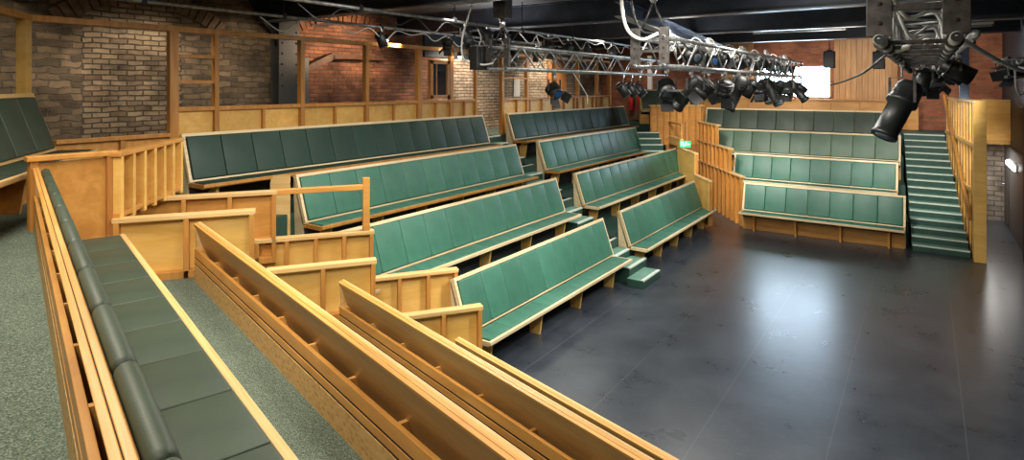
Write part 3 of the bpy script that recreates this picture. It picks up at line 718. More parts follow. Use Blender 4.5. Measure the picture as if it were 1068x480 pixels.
# ------------------------------------------------------------------ things on the left wall
def arch(n, yc, half, zs, rise, ringt, nv, mat):
    rad = (half * half + rise * rise) / (2 * rise); zc = zs + rise - rad; a0 = math.asin(half / rad)
    m = MB()
    for k in range(nv):
        a = -a0 + 2 * a0 * (k + .5) / nv; da = 2 * a0 / nv * .40
        pts = [(yc + (rad + rr) * sin(a + s * da), zc + (rad + rr) * cos(a + s * da)) for rr, s in ((0, -1), (0, 1), (ringt, 1), (ringt, -1))]
        m.profile(pts, XL - .02, XL + .03 + .01 * ((k * 7) % 3))
    return struct(m.build('trim_%d' % n, mat))
arch(2, 4.6, 1.15, 4.36, .42, .26, 21, 'voussoir')
arch(3, 8.55, 1.25, 4.46, .40, .24, 23, 'voussoir_red')
t = thing('steel_column', 'black riveted steel column against the old stone wall', 'column', (-9.95, 6.95, 2.298))
MB().box((-.13, -.22, 0), (-.10, .22, 2.79), .003).box((.10, -.22, 0), (.13, .22, 2.79), .003).box((-.1, -.02, 0), (.1, .02, 2.79), .002).build('shaft', 'door', t)
m = MB()
for z in [1.2 + .2 * k for k in range(8)]:
    for y in (-.15, .15): m.lathe([(.022, 0), (.02, .012), (.008, .02)], 8, Matrix.Translation((.13, y, z)) @ Matrix.Rotation(pi / 2, 4, 'Y'))
m.build('rivets', 'black', t)
MB().profile([(-.75, 2.79), (-.22, 2.79), (-.22, 2.0), (-.30, 2.2), (-.62, 2.5)], -.03, .03).build('bracket', 'black', t)
MB().box((-.12, .24, 0), (.02, .52, 1.75), .01).build('side_pier', 'grey', t)
t = thing('timber_brace', 'sloping brown timber brace on the brick wall behind the screen', 'brace', (-10.06, 7.4, 3.7))
MB().beam((0, 0, 0.08), (0, .75, .42), .12, .14, .006).build('diagonal', 'brown_metal', t); MB().beam((0, .70, .40), (0, 2.1, .42), .12, .10, .006).build('head', 'brown_metal', t)
struct(MB().box((XL, 11.0, 4.22), (XL + .05, 13.3, ZC - .01)).build('trim_4', 'black'))
d2 = MB().box((XL + .01, 16.9, 2.31), (XL + .06, 18.1, 4.3), .004).build('door_2', 'redwood'); struct(d2)
MB().tube([(XL + .06, 17.05, 3.3), (XL + .11, 17.05, 3.3), (XL + .11, 17.18, 3.3)], .012).build('door_handle', 'chrome', d2, True)
t = thing('notice_board', 'blank white board on the pale brick wall behind the far screen', 'board', (XL + .02, 15.1, 3.45))
MB().box((-.015, -.16, -.3), (.012, .16, .35), .003).build('board', 'white', t); 
MB().box((.012, -.16, .32), (.02, .16, .35)).box((.012, -.16, -.3), (.02, .16, -.27)).build('rim', 'grey', t)
t = thing('extinguisher_board', 'dark red backing board behind the two fire extinguishers', 'board', (-8.36, 20.06, 2.30))
MB().box((-.42, -.02, .0), (.36, .02, 1.2), .004).build('board', 'brown_metal', t); MB().box((-.42, -.03, 1.17), (.36, -.02, 1.2)).build('rim', 'red', t)
for k in range(2):
    t = thing('hanging_fire_extinguisher', ['red fire extinguisher nearer the screen, hung on the dark red board', 'red fire extinguisher beside the pale jamb, hung on the dark red board'][k], 'fire extinguisher', (-8.56 + .34 * k, 19.94, 2.62))
    MB().lathe([(.07, 0), (.095, .03), (.095, .46), (.07, .53), (.025, .56), (.025, .58)], 18).build('cylinder', 'red', t, True)
    MB().lathe([(.028, .58), (.03, .61), (.012, .64)], 12).box((-.012, -.09, .625), (.012, .04, .645)).build('valve', 'black', t)
    MB().tube([(.02, 0, .6), (.09, 0, .58), (.115, 0, .4), (.11, 0, .2)], .012).build('hose', 'black', t, True)
    MB().box((-.03, .05, .40), (.03, .11, .46)).build('bracket', 'black', t)
t = thing('jamb_post', 'pale painted jamb post right of the fire extinguishers', 'post', (-7.88, 20.0, 2.25))
MB().box((-.08, -.06, 0), (.08, .06, 2.3), .006).build('shaft', 'white', t); MB().box((-.1, -.08, 0), (.1, .08, .12), .006).build('foot', 'white', t)

# rear wall timber
t = thing('rear_panelling', 'orange plywood panelling with studs above the facing bank', 'panelling', (0, 20.3, 2.26))
MB().box((-6.3, 0, 0), (-.15, .03, .82)).build('panel', 'ply', t)
MB().box((-6.3, -.05, .80), (-.15, .06, .85), .004).build('top_rail', 'stud', t)
st = MB().box((-.02, -.03, 0), (.02, .0, .80)).build('stud', 'stud', t); st.location.x = -6.25
for k in range(1, 8): share(st, t, (-6.25 + k * .78, 0, 0))
t = thing('plank_panelling', 'tall vertical pine planking on the rear wall right of the bright window', 'panelling', (0, YF - .07, 3.0))
pk = None
for k in range(11):
    x = -2.30 + k * .15
    MB().box((x, 0, 0), (x + .146, .05, 2.05), .004).build('plank', 'plank', t)
t = thing('plank_panelling', 'vertical pine planking on the rear wall left of the bright window', 'panelling', (0, YF - .07, 3.0))
for k in range(7):
    x = -5.7 + k * .15
    MB().box((x, 0, 0), (x + .146, .05, 2.05), .004).build('plank', 'plank', t)

# ------------------------------------------------------------------ ceiling beams
for k, (y, zz, lb) in enumerate(((3.0, 4.66, 'nearest the camera'), (6.6, 4.66, 'second from the camera'), (10.1, 4.66, 'third from the camera'), (13.6, 4.66, 'fourth from the camera'), (16.9, 4.66, 'last before the rear wall'))):
    t = thing('ceiling_beam', 'dark blue steel beam crossing the black ceiling, %s' % lb, 'beam', (0, y, zz), 0, 'steel ceiling beams')
    MB().box((XL + .02, -.012, .02), (XR - .02, .012, ZC - zz), 0).build('web', 'beam', t)
    MB().box((XL + .02, -.12, 0), (XR - .02, .12, .022), .003).build('bottom_flange', 'flange', t)
    MB().box((XL + .02, -.12, ZC - zz - .02), (XR - .02, .12, ZC - zz), .003).build('top_flange', 'beam', t)
t = thing('sloping_beam', 'blue grey steel beam sloping along the ceiling above the middle truss', 'beam', (0, 0, 0))
def bp(x, y, D):
    f = 628.15; d = Vector((-sin(TH) + (x - 534) / f * cos(TH), cos(TH) + (x - 534) / f * sin(TH), -(y - 90.15) / f)); p = d * D; return Vector((p.x, p.y, p.z + H))
A, B_ = Vector((-4.05, 9.0, 4.62)), Vector((-4.55, 17.3, 4.28))
MB().beam(A + Vector((0, 0, .12)), B_ + Vector((0, 0, .12)), .03, .24, .002).build('web', 'blue_steel', t)
MB().beam(A, B_, .2, .02, .002).build('bottom_flange', 'pale_flange', t); MB().beam(A + Vector((0, 0, .24)), B_ + Vector((0, 0, .24)), .2, .02, .002).build('top_flange', 'blue_steel', t)

# unlit fluorescent battens under the ceiling
def batten(label, x, y, z, L, rot):
    t = thing('fluorescent_batten', label, 'light', (x, y, z), rot, 'fluorescent battens')
    MB().box((-L / 2, -.035, 0), (L / 2, .035, .05), .004).build('housing', 'white', t)
    MB().tube([(-L / 2 + .03, 0, -.03), (L / 2 - .03, 0, -.03)], .018, 10).build('tube', 'tube_off', t, True)
    MB().box((-L / 2, -.02, -.05), (-L / 2 + .03, .02, 0)).box((L / 2 - .03, -.02, -.05), (L / 2, .02, 0)).build('lamp_holder', 'brown_metal', t)
    MB().tube([(-L * .4, 0, .05), (-L * .4, 0, ZC - z)], .006, 6).tube([(L * .4, 0, .05), (L * .4, 0, ZC - z)], .006, 6).build('hanger', 'black', t)
batten('long fluorescent batten hanging above the facing bank', -2.3, 14.4, 4.72, 1.9, 0)
batten('fluorescent batten at the top edge above the middle truss', -3.0, 9.6, 4.98, 1.5, 0)
batten('fluorescent batten hanging in front of the red brick by the blue post', .55, 15.6, 4.75, 1.2, 0)

# ------------------------------------------------------------------ trusses
def truss(label, x, y0, y1, zbot, w, h, rch=.026, plates=None, rungs=False, mat='alu'):
    t = thing('lighting_truss', label, 'truss', (x, y0, zbot), 0, 'lighting trusses'); L = y1 - y0
    for sx in (-1, 1):
        for z in (0, h):
            MB().tube([(sx * w / 2, 0, z), (sx * w / 2, L, z)], rch, 12).build('chord', mat, t, True)
            MB().lathe([(rch * .84, -.002), (rch * .84, .004)], 12, Matrix.Translation((sx * w / 2, 0, z)) @ Matrix.Rotation(pi / 2, 4, 'X')).build('tube_opening', 'black', t)
    n = int(L / .42); m = MB()
    for sx in (-1, 1):
        for k in range(n):
            a, b = L * k / n, L * (k + 1) / n
            m.tube([(sx * w / 2, a, 0 if k % 2 == 0 else h), (sx * w / 2, b, h if k % 2 == 0 else 0)], .0125, 6)
    for z in ((0, h) if not rungs else (h,)):
        for k in range(n):
            a, b = L * k / n, L * (k + 1) / n
            m.tube([(-w / 2 if k % 2 == 0 else w / 2, a, z), (w / 2 if k % 2 == 0 else -w / 2, b, z)], .0125, 6)
    m.build('lacing', mat, t, True)
    if rungs:
        k = .35
        while k < L:
            MB().box((-w / 2, k - .035, -.012), (w / 2, k + .035, .012), .003).build('rung', 'steel_dark', t)
            for sx in (-1, 1): MB().lathe([(rch * 1.5, -.03), (rch * 1.5, .03)], 12, Matrix.Translation((sx * w / 2, k, 0)) @ Matrix.Rotation(pi / 2, 4, 'X')).build('collar', 'steel_dark', t)
            k += .62
    if plates:
        for sx in (-1, 1):
            MB().box((sx * w / 2 - plates / 2, .012, rch * .6), (sx * w / 2 + plates / 2, .05, h + .12), .004).build('end_plate', 'steel_dark', t)
            for z in (.1, .22, .34):
                MB().lathe([(.014, .0), (.012, .008), (.004, .011)], 8, Matrix.Translation((sx * w / 2, .012, z)) @ Matrix.Rotation(pi / 2, 4, 'X')).build('bolt', 'groove', t)
        MB().box((-w / 2, .02, h * .48), (w / 2, .045, h * .58)).build('end_bar', 'steel_dark', t)
    return t
ZTR = 3.76
truss('left lighting truss with zigzag lacing over the side bank', -5.4, 7.46, 14.4, ZTR, .34, .34, plates=.1)
truss('middle lighting truss crowded with lamps, hung from a bridle', -2.72, 6.85, 16.6, ZTR - .03, .36, .34, plates=.12)
truss('nearest lighting truss with broad worn end plates, seen end-on over the stage', -.04, 4.28, 13.6, ZTR + .01, .38, .36, rch=.034, plates=.135, rungs=True, mat='alu_lit')
truss('short lighting truss at the right edge by the dark wall', 1.25, 12.3, 14.6, ZTR - .12, .3, .3, mat='alu_lit')
# cross tubes inside the near truss
def pipe(label, x, y0, y1, z, r=.026, mat='alu'):
    t = thing('scaffold_pipe', label, 'pipe', (x, y0, z), 0, 'scaffold pipes')
    MB().tube([(0, 0, 0), (0, y1 - y0, 0)], r, 10).build('tube', mat, t, True)
    k = .6
    while k < y1 - y0:
        MB().tube([(0, k, 0), (0, k, ZC - z if z > 4.4 else .25)], .008, 6).box((-.035, k - .03, -.035), (.035, k + .03, .05), .006).build('hanger', 'black', t); k += 2.0
    return t
pipe('upper scaffold pipe over the side bank, nearer the stage', -6.35, 3.0, 16.5, 4.55)
pipe('scaffold pipe over the side bank top row, nearer the brick wall', -8.05, 3.0, 15.5, 4.55)
pipe('scaffold pipe just right of the nearest truss', .28, 5.1, 13.5, 3.84, .03, 'alu_lit')

# ------------------------------------------------------------------ lamps
def lamp_proto():
    """aims along -z of the head; clamp at origin"""
    return None
def head_mtx(aim):
    z = -Vector(aim).normalized(); u = Vector((0, 0, 1)) if abs(z.z) < .95 else Vector((0, 1, 0))
    x = u.cross(z).normalized(); y = z.cross(x)
    return Matrix((x, y, z)).transposed().to_4x4()
protos = {}
def lamp(label, cat, group, clamp, aim, kind='fresnel', s=1.0, lens='lens', drop=.26):
    t = thing('stage_spotlight', label, cat, clamp, 0, group)
    Hm = head_mtx(aim); Hm.translation = Vector((0, 0, -drop * s))
    q = s
    hx = Hm.to_3x3() @ Vector((1, 0, 0))
    if kind == 'fresnel':
        prof = [(.03, .14), (.075, .135), (.095, .09), (.10, -.02), (.105, -.02), (.105, -.10), (.09, -.10)]; ln = (.088, -.095)
    elif kind == 'profile':
        prof = [(.05, .22), (.10, .20), (.115, .12), (.115, .0), (.085, -.03), (.085, -.30), (.098, -.31), (.098, -.36), (.085, -.36)]; ln = (.083, -.355)
    elif kind == 'big':
        prof = [(.06, .24), (.11, .22), (.135, .16), (.14, .02), (.15, .02), (.15, -.02), (.118, -.02), (.118, -.38), (.128, -.385), (.128, -.42), (.11, -.42)]; ln = (.105, -.41)
    else:
        prof = [(.05, .17), (.075, .15), (.09, .05), (.095, -.14), (.088, -.14)]; ln = (.085, -.13)
    MB().lathe([(r * q, z * q) for r, z in prof], 16, Hm).build('housing', 'can', t, True)
    MB().lathe([(ln[0] * q, ln[1] * q), (ln[0] * q, (ln[1] - .008) * q), (.01, (ln[1] - .018) * q)], 16, Hm).build('lens', lens, t, True)
    # cooling fins / ribs
    m = MB()
    for z in (.10, .06, .02) if kind != 'par' else (.1,):
        m.lathe([(.112 * q, z * q - .006), (.12 * q, z * q), (.112 * q, z * q + .006)], 16, Hm)
    m.build('fins', 'can', t)
    if kind == 'fresnel':
        m = MB()
        for a in (0, pi / 2, pi, 3 * pi / 2):
            rot = Matrix.Rotation(a, 4, 'Z')
            mt = Hm @ rot @ Matrix.Translation((.105 * q, 0, -.10 * q)) @ Matrix.Rotation(radians(-32), 4, 'Y')
            m.box((-.003, -.085 * q, -.14 * q), (.003, .085 * q, 0), 0, mt)
        m.build('barn_doors', 'can', t)
    yw_ = (.165 if kind == 'big' else .125) * q
    c = Vector((0, 0, -drop * s))
    pts = [c + hx * yw_, c + hx * yw_ + Vector((0, 0, drop * s * .62)), c - hx * yw_ + Vector((0, 0, drop * s * .62)), c - hx * yw_]
    m = MB()
    for a, b in zip(pts, pts[1:]): m.beam(a, b, .026 * q, .006)
    m.build('yoke', 'steel_dark', t)
    MB().tube([pts[1].lerp(pts[2], .5), (0, 0, -.02)], .011, 8).box((-.022, -.035, -.05), (.022, .035, .015), .004).build('clamp', 'chrome', t)
    return t
ordn = ['first', 'second', 'third', 'fourth', 'fifth', 'sixth', 'seventh', 'eighth', 'ninth', 'tenth', 'eleventh', 'twelfth', 'thirteenth', 'fourteenth', 'fifteenth', 'sixteenth', 'seventeenth', 'eighteenth', 'nineteenth', 'twentieth']
rnd = random.Random(3)
zc_ = ZTR - .03
# left truss
left_l = [(9.2, -5.4, (.6, -.2, -.5), 'fresnel', 'blue'), (12.15, -5.4, (.5, .1, -.7), 'par', 'lens'), (12.6, -5.4, (.5, .1, -.7), 'par', 'lens'), (13.05, -5.4, (.5, .1, -.6), 'par', 'lens')]
for k, (y, x, aim, kd, ln) in enumerate(left_l):
    lb = ['black lamp with a blue gel hanging under the left truss', 'first black lamp of the three hung together at the far end of the left truss', 'middle black lamp of the three hung together at the far end of the left truss', 'last black lamp of the three hung together at the far end of the left truss'][k]
    lamp(lb, 'stage light', 'left truss lamps', (x, y, zc_), aim, kd, 1.1, ln, drop=.3)
# middle truss: two rows
ys = [7.95, 8.45, 9.0, 9.5, 9.9, 10.3, 10.7, 11.1, 11.5, 11.9, 12.3, 12.75, 13.2, 13.65, 14.1, 14.55, 15.0, 15.5, 15.95, 16.4]
for k, y in enumerate(ys):
    sx = (-.18, .18)[k % 2]
    aim = (rnd.uniform(-.6, .9), rnd.uniform(-.9, .3), -.55 - rnd.random() * .4)
    kd = ('fresnel', 'profile', 'par')[(k * 2) % 3] if k not in (2,) else 'profile'
    if k == 0: aim = (.5, -.6, -.75); kd = 'fresnel'
    if k == 1: aim = (-.7, -.2, -.7); kd = 'fresnel'
    lamp('%s stage lamp from the near end below the middle truss' % ordn[k], 'stage light', 'middle truss lamps', (-2.72 + sx, y, zc_ - .02), aim, kd, 1.05, drop=.26)
for k, y in enumerate((8.2, 8.9, 9.6, 10.3, 11.0, 11.7, 12.4, 13.1, 13.8, 14.5, 15.2, 15.9)):
    aim = (rnd.uniform(-1, 1), rnd.uniform(-.6, .6), -.15)
    lamp('%s stage lamp from the near end clamped inside the middle truss' % ordn[k], 'stage light', 'lamps inside the middle truss', (-2.72 + .1 * (-1) ** k, y, zc_ + .36), aim, ('par', 'fresnel')[k % 2], .85, 'lens' if k != 2 else 'blue', drop=.22)
# near truss
lamp('big black profile spotlight hanging under the nearest truss, pointing down to the left', 'stage light', None, (-.20, 7.55, ZTR - .02), (-.42, -.40, -.95), 'big', 1.0, 'lens', drop=.42)
for k, (x, y) in enumerate(((-.02, 9.0), (.1, 10.2), (-.1, 11.4), (.05, 12.6))):
    lamp('%s black lamp behind the big spotlight under the nearest truss' % ordn[k], 'stage light', 'nearest truss lamps', (x, y, ZTR), (rnd.uniform(-.5, .5), rnd.uniform(-.4, .6), -.6), ('par', 'fresnel')[k % 2], .9, drop=.22)
for k, y in enumerate((7.6, 9.4, 11.2, 12.7)):
    lamp('%s pale lamp along the pipe right of the nearest truss' % ordn[k], 'stage light', 'right pipe lamps', (.28, y, 3.83), (.8, .1, -.45), 'par', .95, 'blue' if k == 0 else 'lens', drop=.2)
# left pipes
for k, (x, y) in enumerate(((-8.05, 7.6), (-8.05, 10.2), (-6.35, 9.1), (-6.35, 10.6), (-6.35, 12.3), (-6.35, 13.6))):
    lamp(['small black lamp in front of the brick arch', 'brown lamp beside the bright bulbs above the screen', 'black lamp on the upper pipe above the end of the left truss', 'second black lamp along the upper pipe', 'third black lamp along the upper pipe', 'fourth black lamp along the upper pipe'][k], 'stage light', 'side bank pipe lamps', (x, y, 4.54), ((.3, .2, -.9), (.6, -.3, -.6))[k % 2], ('par', 'fresnel')[k % 2], .95, drop=.24)
for k, (x, y) in enumerate(((-8.05, 9.4), (-8.05, 10.9), (-8.05, 11.7), (-8.05, 12.8), (-6.35, 7.9), (-6.35, 8.5), (-6.35, 11.4))):
    lamp('%s black lamp in the fuller row along the side bank pipes' % ordn[k], 'stage light', 'extra side bank pipe lamps', (x, y, 4.54), (rnd.uniform(-.2, .8), rnd.uniform(-.8, .3), -.6), ('fresnel', 'par', 'profile')[k % 3], .9, drop=.22)
# right truss
for k, y in enumerate((12.7, 13.3, 13.9)):
    lamp('%s lamp on the short truss at the right edge' % ordn[k], 'stage light', 'right truss lamps', (1.25, y, ZTR + .16), (-.8, -.3, -.3), 'fresnel', 1.0, drop=.2)
# lit practical lamps warming the walkway by the screen
for k, (y, z) in enumerate(((10.05, 4.32), (10.5, 4.16), (8.25, 4.39))):
    t = thing('walkway_lamp', ['bright warm bulb above the framed window', 'bright warm bulb right of the framed window', 'small warm lamp over the screen rail'][k], 'light', (-8.62, y, z))
    MB().lathe([(.02, .10), (.05, .08), (.06, 0), (.055, 0)], 14).build('shade', 'black', t, True)
    MB().lathe([(.01, .03), (.035, .01), (.042, -.02), (.03, -.05), (.006, -.06)], 14).build('bulb', 'bulb', t, True)
    MB().tube([(0, 0, .1), (0, 0, 4.66 - z)], .006, 6).build('cord', 'black', t)

# moving head / blue unit by the window, speakers
for k, (x, y, z) in enumerate(((-2.05, 17.6, 4.18), (-.95, 17.6, 4.14))):
    t = thing('hanging_loudspeaker', ['black loudspeaker hanging left, in front of the pine planking', 'black loudspeaker hanging right, in front of the pine planking'][k], 'loudspeaker', (x, y, z), 0, 'hanging loudspeakers')
    MB().box((-.13, -.12, -.22), (.13, .12, .22), .015).build('cabinet', 'can', t)
    MB().box((-.115, -.128, -.205), (.115, -.12, .205), .004).build('grille', 'black', t)
    MB().tube([(0, 0, .22), (0, 0, 4.66 - z + (.0))], .012, 8).box((-.06, -.05, .22), (.06, .05, .26)).build('bracket', 'black', t)
# hoist / bridle for the middle truss
t = thing('chain_hoist', 'dark hoist and wire bridle holding the near end of the middle truss', 'hoist', (-2.72, 7.0, 4.14))
MB().box((-.11, -.1, .5), (.11, .1, .96), .015).build('motor', 'steel_dark', t)
MB().lathe([(.03, .36), (.045, .40), (.045, .46), (.03, .5)], 12).build('hook', 'chrome', t, True)
MB().tube([(0, 0, .38), (-.17, 0, -.02)], .014, 8).tube([(0, 0, .38), (.17, 0, -.02)], .014, 8).build('bridle', 'black_cable', t, True)
t = thing('chain_hoist', 'dark hoist with straps above the near end of the left truss', 'hoist', (-5.4, 7.62, 4.12))
MB().box((-.12, -.1, .42), (.12, .1, .98), .015).build('motor', 'steel_dark', t)
MB().lathe([(.03, .28), (.045, .32), (.045, .38), (.03, .42)], 12).build('hook', 'chrome', t, True)
MB().tube([(0, 0, .30), (-.17, 0, 0)], .014, 8).tube([(0, 0, .30), (.17, 0, 0)], .014, 8).build('bridle', 'black_cable', t, True)
t = thing('hanging_dimmer_box', 'dark boxes strapped to the near end of the left truss', 'box', (-5.72, 7.42, 3.80))
for k in range(3): MB().box((-.05, -.16 + .12 * k, -.06), (.10, -.06 + .12 * k, .30), .01).build('module', 'can', t)
MB().box((-.02, -.17, .30), (.08, .22, .32)).build('bracket', 'chrome', t)
# blue steel post above the stair wall
t = thing('steel_post', 'slim blue grey steel post rising behind the pale timber column', 'post', (.74, 17.2, 3.2))
MB().box((-.09, -.09, 0), (.09, .09, 1.9), .006).build('shaft', 'blue_steel', t); MB().box((-.13, -.13, 0), (.13, .13, .025)).build('foot', 'grey', t)
MB().tube([(-.1, -.1, 1.0), (-.12, -.11, .8), (-.08, -.11, .62), (-.11, -.11, .45), (-.09, -.11, .35)], .012, 6).build('cable_tail', 'white_cable', t, True)

# ------------------------------------------------------------------ cables
def cat(pts, n=10):
    P = [Vector(p) for p in pts]; P = [2 * P[0] - P[1]] + P + [2 * P[-1] - P[-2]]; out = []
    for i in range(1, len(P) - 2):
        for k in range(n):
            u = k / n; a, b, c, d = P[i - 1:i + 3]
            out.append(.5 * ((2 * b) + (c - a) * u + (2 * a - 5 * b + 4 * c - d) * u * u + (3 * b - a - 3 * c + d) * u ** 3))
    out.append(P[-2]); return out
def cable(label, pts, r=.012, mat='white_cable', group=None):
    o = MB().tube(cat(pts), r, 7).build('hanging_cable', mat, None, True); return tag(o, label, 'cable', group)
cable('thick pale cable looping down to the near end of the middle truss', [(-3.02, 6.9, 5.08), (-3.08, 6.88, 4.6), (-3.0, 6.85, 4.2), (-2.8, 6.83, 4.05), (-2.6, 6.85, 4.11)], .022)
cable('black cable looping beside the pale one by the middle truss', [(-2.98, 7.0, 5.08), (-2.99, 6.98, 4.5), (-2.86, 6.95, 4.18), (-2.7, 6.95, 4.12)], .016, 'black_cable')
cable('pale cable hanging in a loop left of the left truss end', [(-5.75, 7.45, 5.08), (-5.85, 7.35, 4.62), (-5.95, 7.3, 4.2), (-5.9, 7.3, 3.9), (-5.6, 7.35, 3.82), (-5.42, 7.4, 3.84)], .014)
cable('second pale cable dropping to the left truss end', [(-5.6, 7.7, 5.08), (-5.5, 7.6, 4.62), (-5.42, 7.7, 4.4), (-5.38, 7.7, 4.12)], .012)
cable('pale cable pair looping left of the nearest truss end plate', [(-.50, 4.7, 5.08), (-.52, 4.7, 4.5), (-.46, 4.66, 4.18), (-.33, 4.6, 4.08), (-.2, 4.5, 4.05)], .014)
cable('pale outer cable looping left of the nearest truss', [(-.44, 4.9, 5.08), (-.47, 4.9, 4.5), (-.40, 4.85, 4.2), (-.28, 4.8, 4.14), (-.1, 4.7, 4.12)], .012)
cable('white cable swooping from the nearest truss to the right edge', [(.12, 4.7, 3.84), (.45, 6.2, 3.72), (.85, 8.5, 3.66), (1.2, 11.0, 3.72), (1.25, 12.6, 3.80)], .018)
cable('black cable drooping between the nearest and the middle truss', [(-.3, 6.9, 3.80), (-.75, 9.2, 3.62), (-1.5, 12.0, 3.50), (-2.3, 14.4, 3.64), (-2.6, 15.4, 3.74)], .014, 'black_cable')
cable('pale end of the cable at the nearest truss', [(-.1, 5.0, 3.76), (-.25, 6.3, 3.78), (-.3, 6.95, 3.80)], .020)
cable('pale cable trailing from the hook on the stage-left pipe', [(1.1, 11.6, 3.75), (1.12, 11.6, 3.45), (1.2, 11.8, 3.36), (1.3, 12.2, 3.5), (1.35, 12.5, 3.62)], .014)
cable('cable dangling from the left truss beside the blue lamp', [(-5.25, 9.6, 3.74), (-5.2, 9.9, 3.45), (-5.22, 10.1, 3.30), (-5.24, 10.15, 3.15)], .008)
for k, (x, y0, y1, z) in enumerate(((-8.05, 5.2, 11.5, 4.53), (-6.35, 4.6, 9.5, 4.53), (-6.35, 9.5, 15.5, 4.53))):
    pts = []; n = int((y1 - y0) / .35)
    for j in range(n + 1):
        pts.append((x + .03 * sin(j * 2.1), y0 + (y1 - y0) * j / n, z - (.02 if j % 2 == 0 else .07 + .07 * ((j * 5) % 3))))
    cable(['festooned pale cable along the pipe over the top row', 'festooned black cable on the near half of the upper pipe', 'festooned pale cable on the far half of the upper pipe'][k], pts, .010, ('white_cable', 'black_cable', 'white_cable')[k])
for k, (x, y) in enumerate(((-8.05, 10.6), (-6.35, 10.1), (-6.35, 8.2))):
    cable('%s pale tail of cable hanging from the side bank pipes' % ordn[k], [(x, y, 4.5), (x + .05, y + .05, 4.32), (x - .04, y + .12, 4.2), (x + .03, y + .2, 4.05)], .011)
# loose cable runs along the trusses: loops
for k in range(10):
    y = 7.4 + .9 * k; 
    cable('%s loop of pale cable from the near end along the middle truss' % ordn[k], [(-2.9, y, 4.1), (-2.93, y + .2, 3.98 - .1 * (k % 3)), (-2.75, y + .4, 4.14 + .05 * (k % 2)), (-2.55, y + .6, 3.95), (-2.52, y + .85, 4.08)], .011, 'white_cable' if k % 3 else 'black_cable', 'middle truss cable loops')
for k in range(5):
    y = 4.6 + 1.2 * k
    cable('%s loop of pale cable from the near end inside the nearest truss' % ordn[k], [(-.2, y, 4.13), (-.1, y + .2, 3.95 - .04 * (k % 2)), (.05, y + .45, 4.0), (.13, y + .7, 3.86), (.12, y + 1.0, 4.1)], .012, 'white_cable', 'nearest truss cable loops')

for k in range(9):
    y = 7.9 + .95 * k; pts = []
    for j in range(40):
        a = j / 40 * 2 * pi * 3; rr = .11 + .02 * sin(j * 1.7)
        pts.append((-2.72 + (.14 if k % 2 else -.12) + .03 * sin(j), y + rr * cos(a), ZTR + .30 + .02 * k % .06 + rr * sin(a) * .9))
    o = MB().tube(pts, .010, 6).build('cable_coil', 'white_cable' if k % 3 else 'alu', None, True)
    tag(o, '%s coil of pale cable tied to the middle truss, counted from the near end' % ordn[k], 'cable', 'middle truss cable coils')
# ------------------------------------------------------------------ lights
def area(name, loc, size, energy, col=(1, .95, .88), rot=(0, 0, 0), sy=None):
    l = bpy.data.lights.new(name, 'AREA'); l.energy = energy; l.color = col; l.shape = 'RECTANGLE'; l.size = size; l.size_y = sy or size
    o = bpy.data.objects.new(name, l); C.objects.link(o); o.location = loc; o.rotation_euler = rot; return o
def spot(name, loc, target, energy, ang, col=(1, .9, .78), r=.1, blend=.6):
    l = bpy.data.lights.new(name, 'SPOT'); l.energy = energy; l.color = col; l.spot_size = radians(ang); l.spot_blend = blend; l.shadow_soft_size = r
    o = bpy.data.objects.new(name, l); C.objects.link(o); o.location = loc
    d = Vector(target) - Vector(loc); o.rotation_euler = d.to_track_quat('-Z', 'Y').to_euler(); return o
for k, (x, y, e) in enumerate(((-1.9, 6.2, 100), (-3.2, 8.0, 60), (-1.6, 10.0, 100), (-3.8, 11.6, 60), (-5.0, 5.0, 70), (-6.9, 7.5, 14), (-6.9, 13.0, 36))):
    area('house_light', (x, y, 4.62), 1.6, e, (1, .95, .87), sy=.3)
for k, (x, y, e) in enumerate(((-1.0, -.4, 34), (-3.2, .4, 44), (-5.0, 1.2, 52), (-1.5, 2.4, 44), (-3.6, 3.2, 60))):
    area('near_house_light', (x, y, 4.85), 1.4, e, (1, .90, .74), sy=.3)
spot('walkway_spot', (-8.6, 8.6, 4.45), (-10.2, 8.2, 3.7), 120, 120, (1, .74, .48), .05)
spot('walkway_spot', (-8.70, 8.35, 4.62), (-8.75, 8.5, 4.3), 14, 100, (1, .8, .5), .03)
spot('walkway_spot', (-9.2, 12.2, 4.5), (-10.2, 12.2, 3.0), 150, 130, (1, .86, .68), .05)
spot('walkway_spot', (-9.1, 4.4, 4.8), (-10.2, 4.6, 2.3), 55, 120, (1, .85, .62), .1)
spot('walkway_spot', (-9.1, 6.0, 4.8), (-10.2, 6.2, 2.8), 22, 120, (1, .85, .62), .1)
spot('walkway_spot', (-9.1, 2.6, 4.8), (-10.2, 2.6, 2.6), 28, 125, (1, .85, .62), .1)
spot('walkway_spot', (-9.2, 16.5, 4.5), (-10.2, 16.5, 3.0), 130, 130, (1, .85, .65), .05)
for y, e in ((6.4, 430), (8.6, 430), (11.2, 400), (13.2, 330)):
    spot('side_bank_fill', (-.9, y - .6, 3.95), (-4.7, y, .6), e, 44, (1, .97, .91), .15, .9)  # added unseen spots that lift the lower side-bank rows
for x in (-4.6, -3.2, -1.6):
    spot('facing_bank_fill', (x, 12.4, 4.5), (x - .1, 17.6, 1.4), 420, 66, (1, .95, .88), .15)  # unseen spots added to brighten the facing bank
spot('panelling_fill', (-3.6, 18.9, 4.9), (-3.4, 20.6, 3.2), 60, 125, (1, .90, .78), .2)  # this pair is added light for the rear panelling, source unseen
spot('panelling_fill', (-1.6, 18.9, 4.9), (-1.5, 20.6, 3.2), 55, 125, (1, .90, .78), .2)
spot('stair_fill', (.30, 13.6, 4.5), (-.05, 18.0, 1.2), 400, 50, (1, .95, .88), .15)  # added to brighten the long stair, no fixture behind it
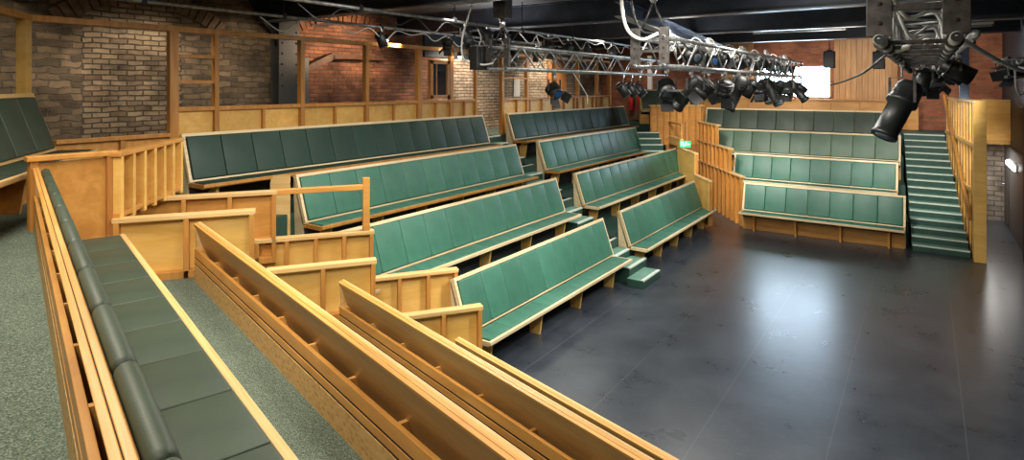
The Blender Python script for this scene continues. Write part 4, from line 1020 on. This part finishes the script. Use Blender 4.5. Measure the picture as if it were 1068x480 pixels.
for x, y in ((-6.9, 9.5), (-4.2, 12.5), (-1.4, 9.0), (-1.4, 14.5)):
    area('ceiling_fill', (x, y, 4.15), .5, 16, (1, .96, .9), rot=(pi, 0, 0))  # unseen upward fill, added so the ceiling does not go black
spot('extinguisher_fill', (-8.2, 18.4, 4.8), (-8.3, 20.2, 2.9), 60, 90, (1, .9, .78), .1)  # small added fill for the extinguisher board
spot('fill_spot', (-1.5, .9, 4.8), (-4.9, 4.3, 1.5), 330, 62, (1, .93, .80), .15, .8)  # added fill for parapets and the rear faces of the near benches
spot('fill_spot', (-2.2, 2.6, 4.45), (.1, 7.2, 3.85), 170, 62, (1, .96, .9), .1)  # unseen fill added along the nearest truss, otherwise unlit
spot('fill_spot', (-3.2, 3.6, 4.45), (-5.4, 9.5, 4.0), 110, 55, (1, .96, .9), .1)  # same kind of added fill, towards the left truss
spot('brick_fill', (.5, 17.6, 4.85), (.6, 20.9, 3.6), 130, 90, (1, .88, .74), .15)  # added to lift the dull brick at the right rear
spot('gangway_fill', (-4.4, 13.0, 4.5), (-5.2, 17.6, 1.2), 300, 50, (1, .92, .82), .15)  # added fill on the far gangway slats
area('passage_light', (1.2, 18.6, 2.0), .3, 26, (1, .97, .93), sy=1.2)

wd = bpy.data.worlds.new('World'); sc.world = wd; wd.use_nodes = True
wd.node_tree.nodes['Background'].inputs[0].default_value = (.5, .55, .6, 1); wd.node_tree.nodes['Background'].inputs[1].default_value = .3

# ------------------------------------------------------------------ camera
cam = bpy.data.cameras.new('camera'); co = bpy.data.objects.new('camera', cam); C.objects.link(co)
co.location = (0, 0, H); co.rotation_euler = (pi / 2, 0, TH)
cam.sensor_fit = 'HORIZONTAL'; cam.sensor_width = 36; cam.lens = 628.15 / 1068 * 36
cam.shift_y = -(240 - 90.15) / 1068; cam.clip_start = .05; cam.clip_end = 100
sc.camera = co
vs = sc.view_settings
vs.view_transform = 'Standard'; vs.look = 'None'; vs.exposure = 0.35; vs.gamma = 1; vs.use_curve_mapping = False
sc.cycles.use_denoising = True
sc.cycles.max_bounces = 8
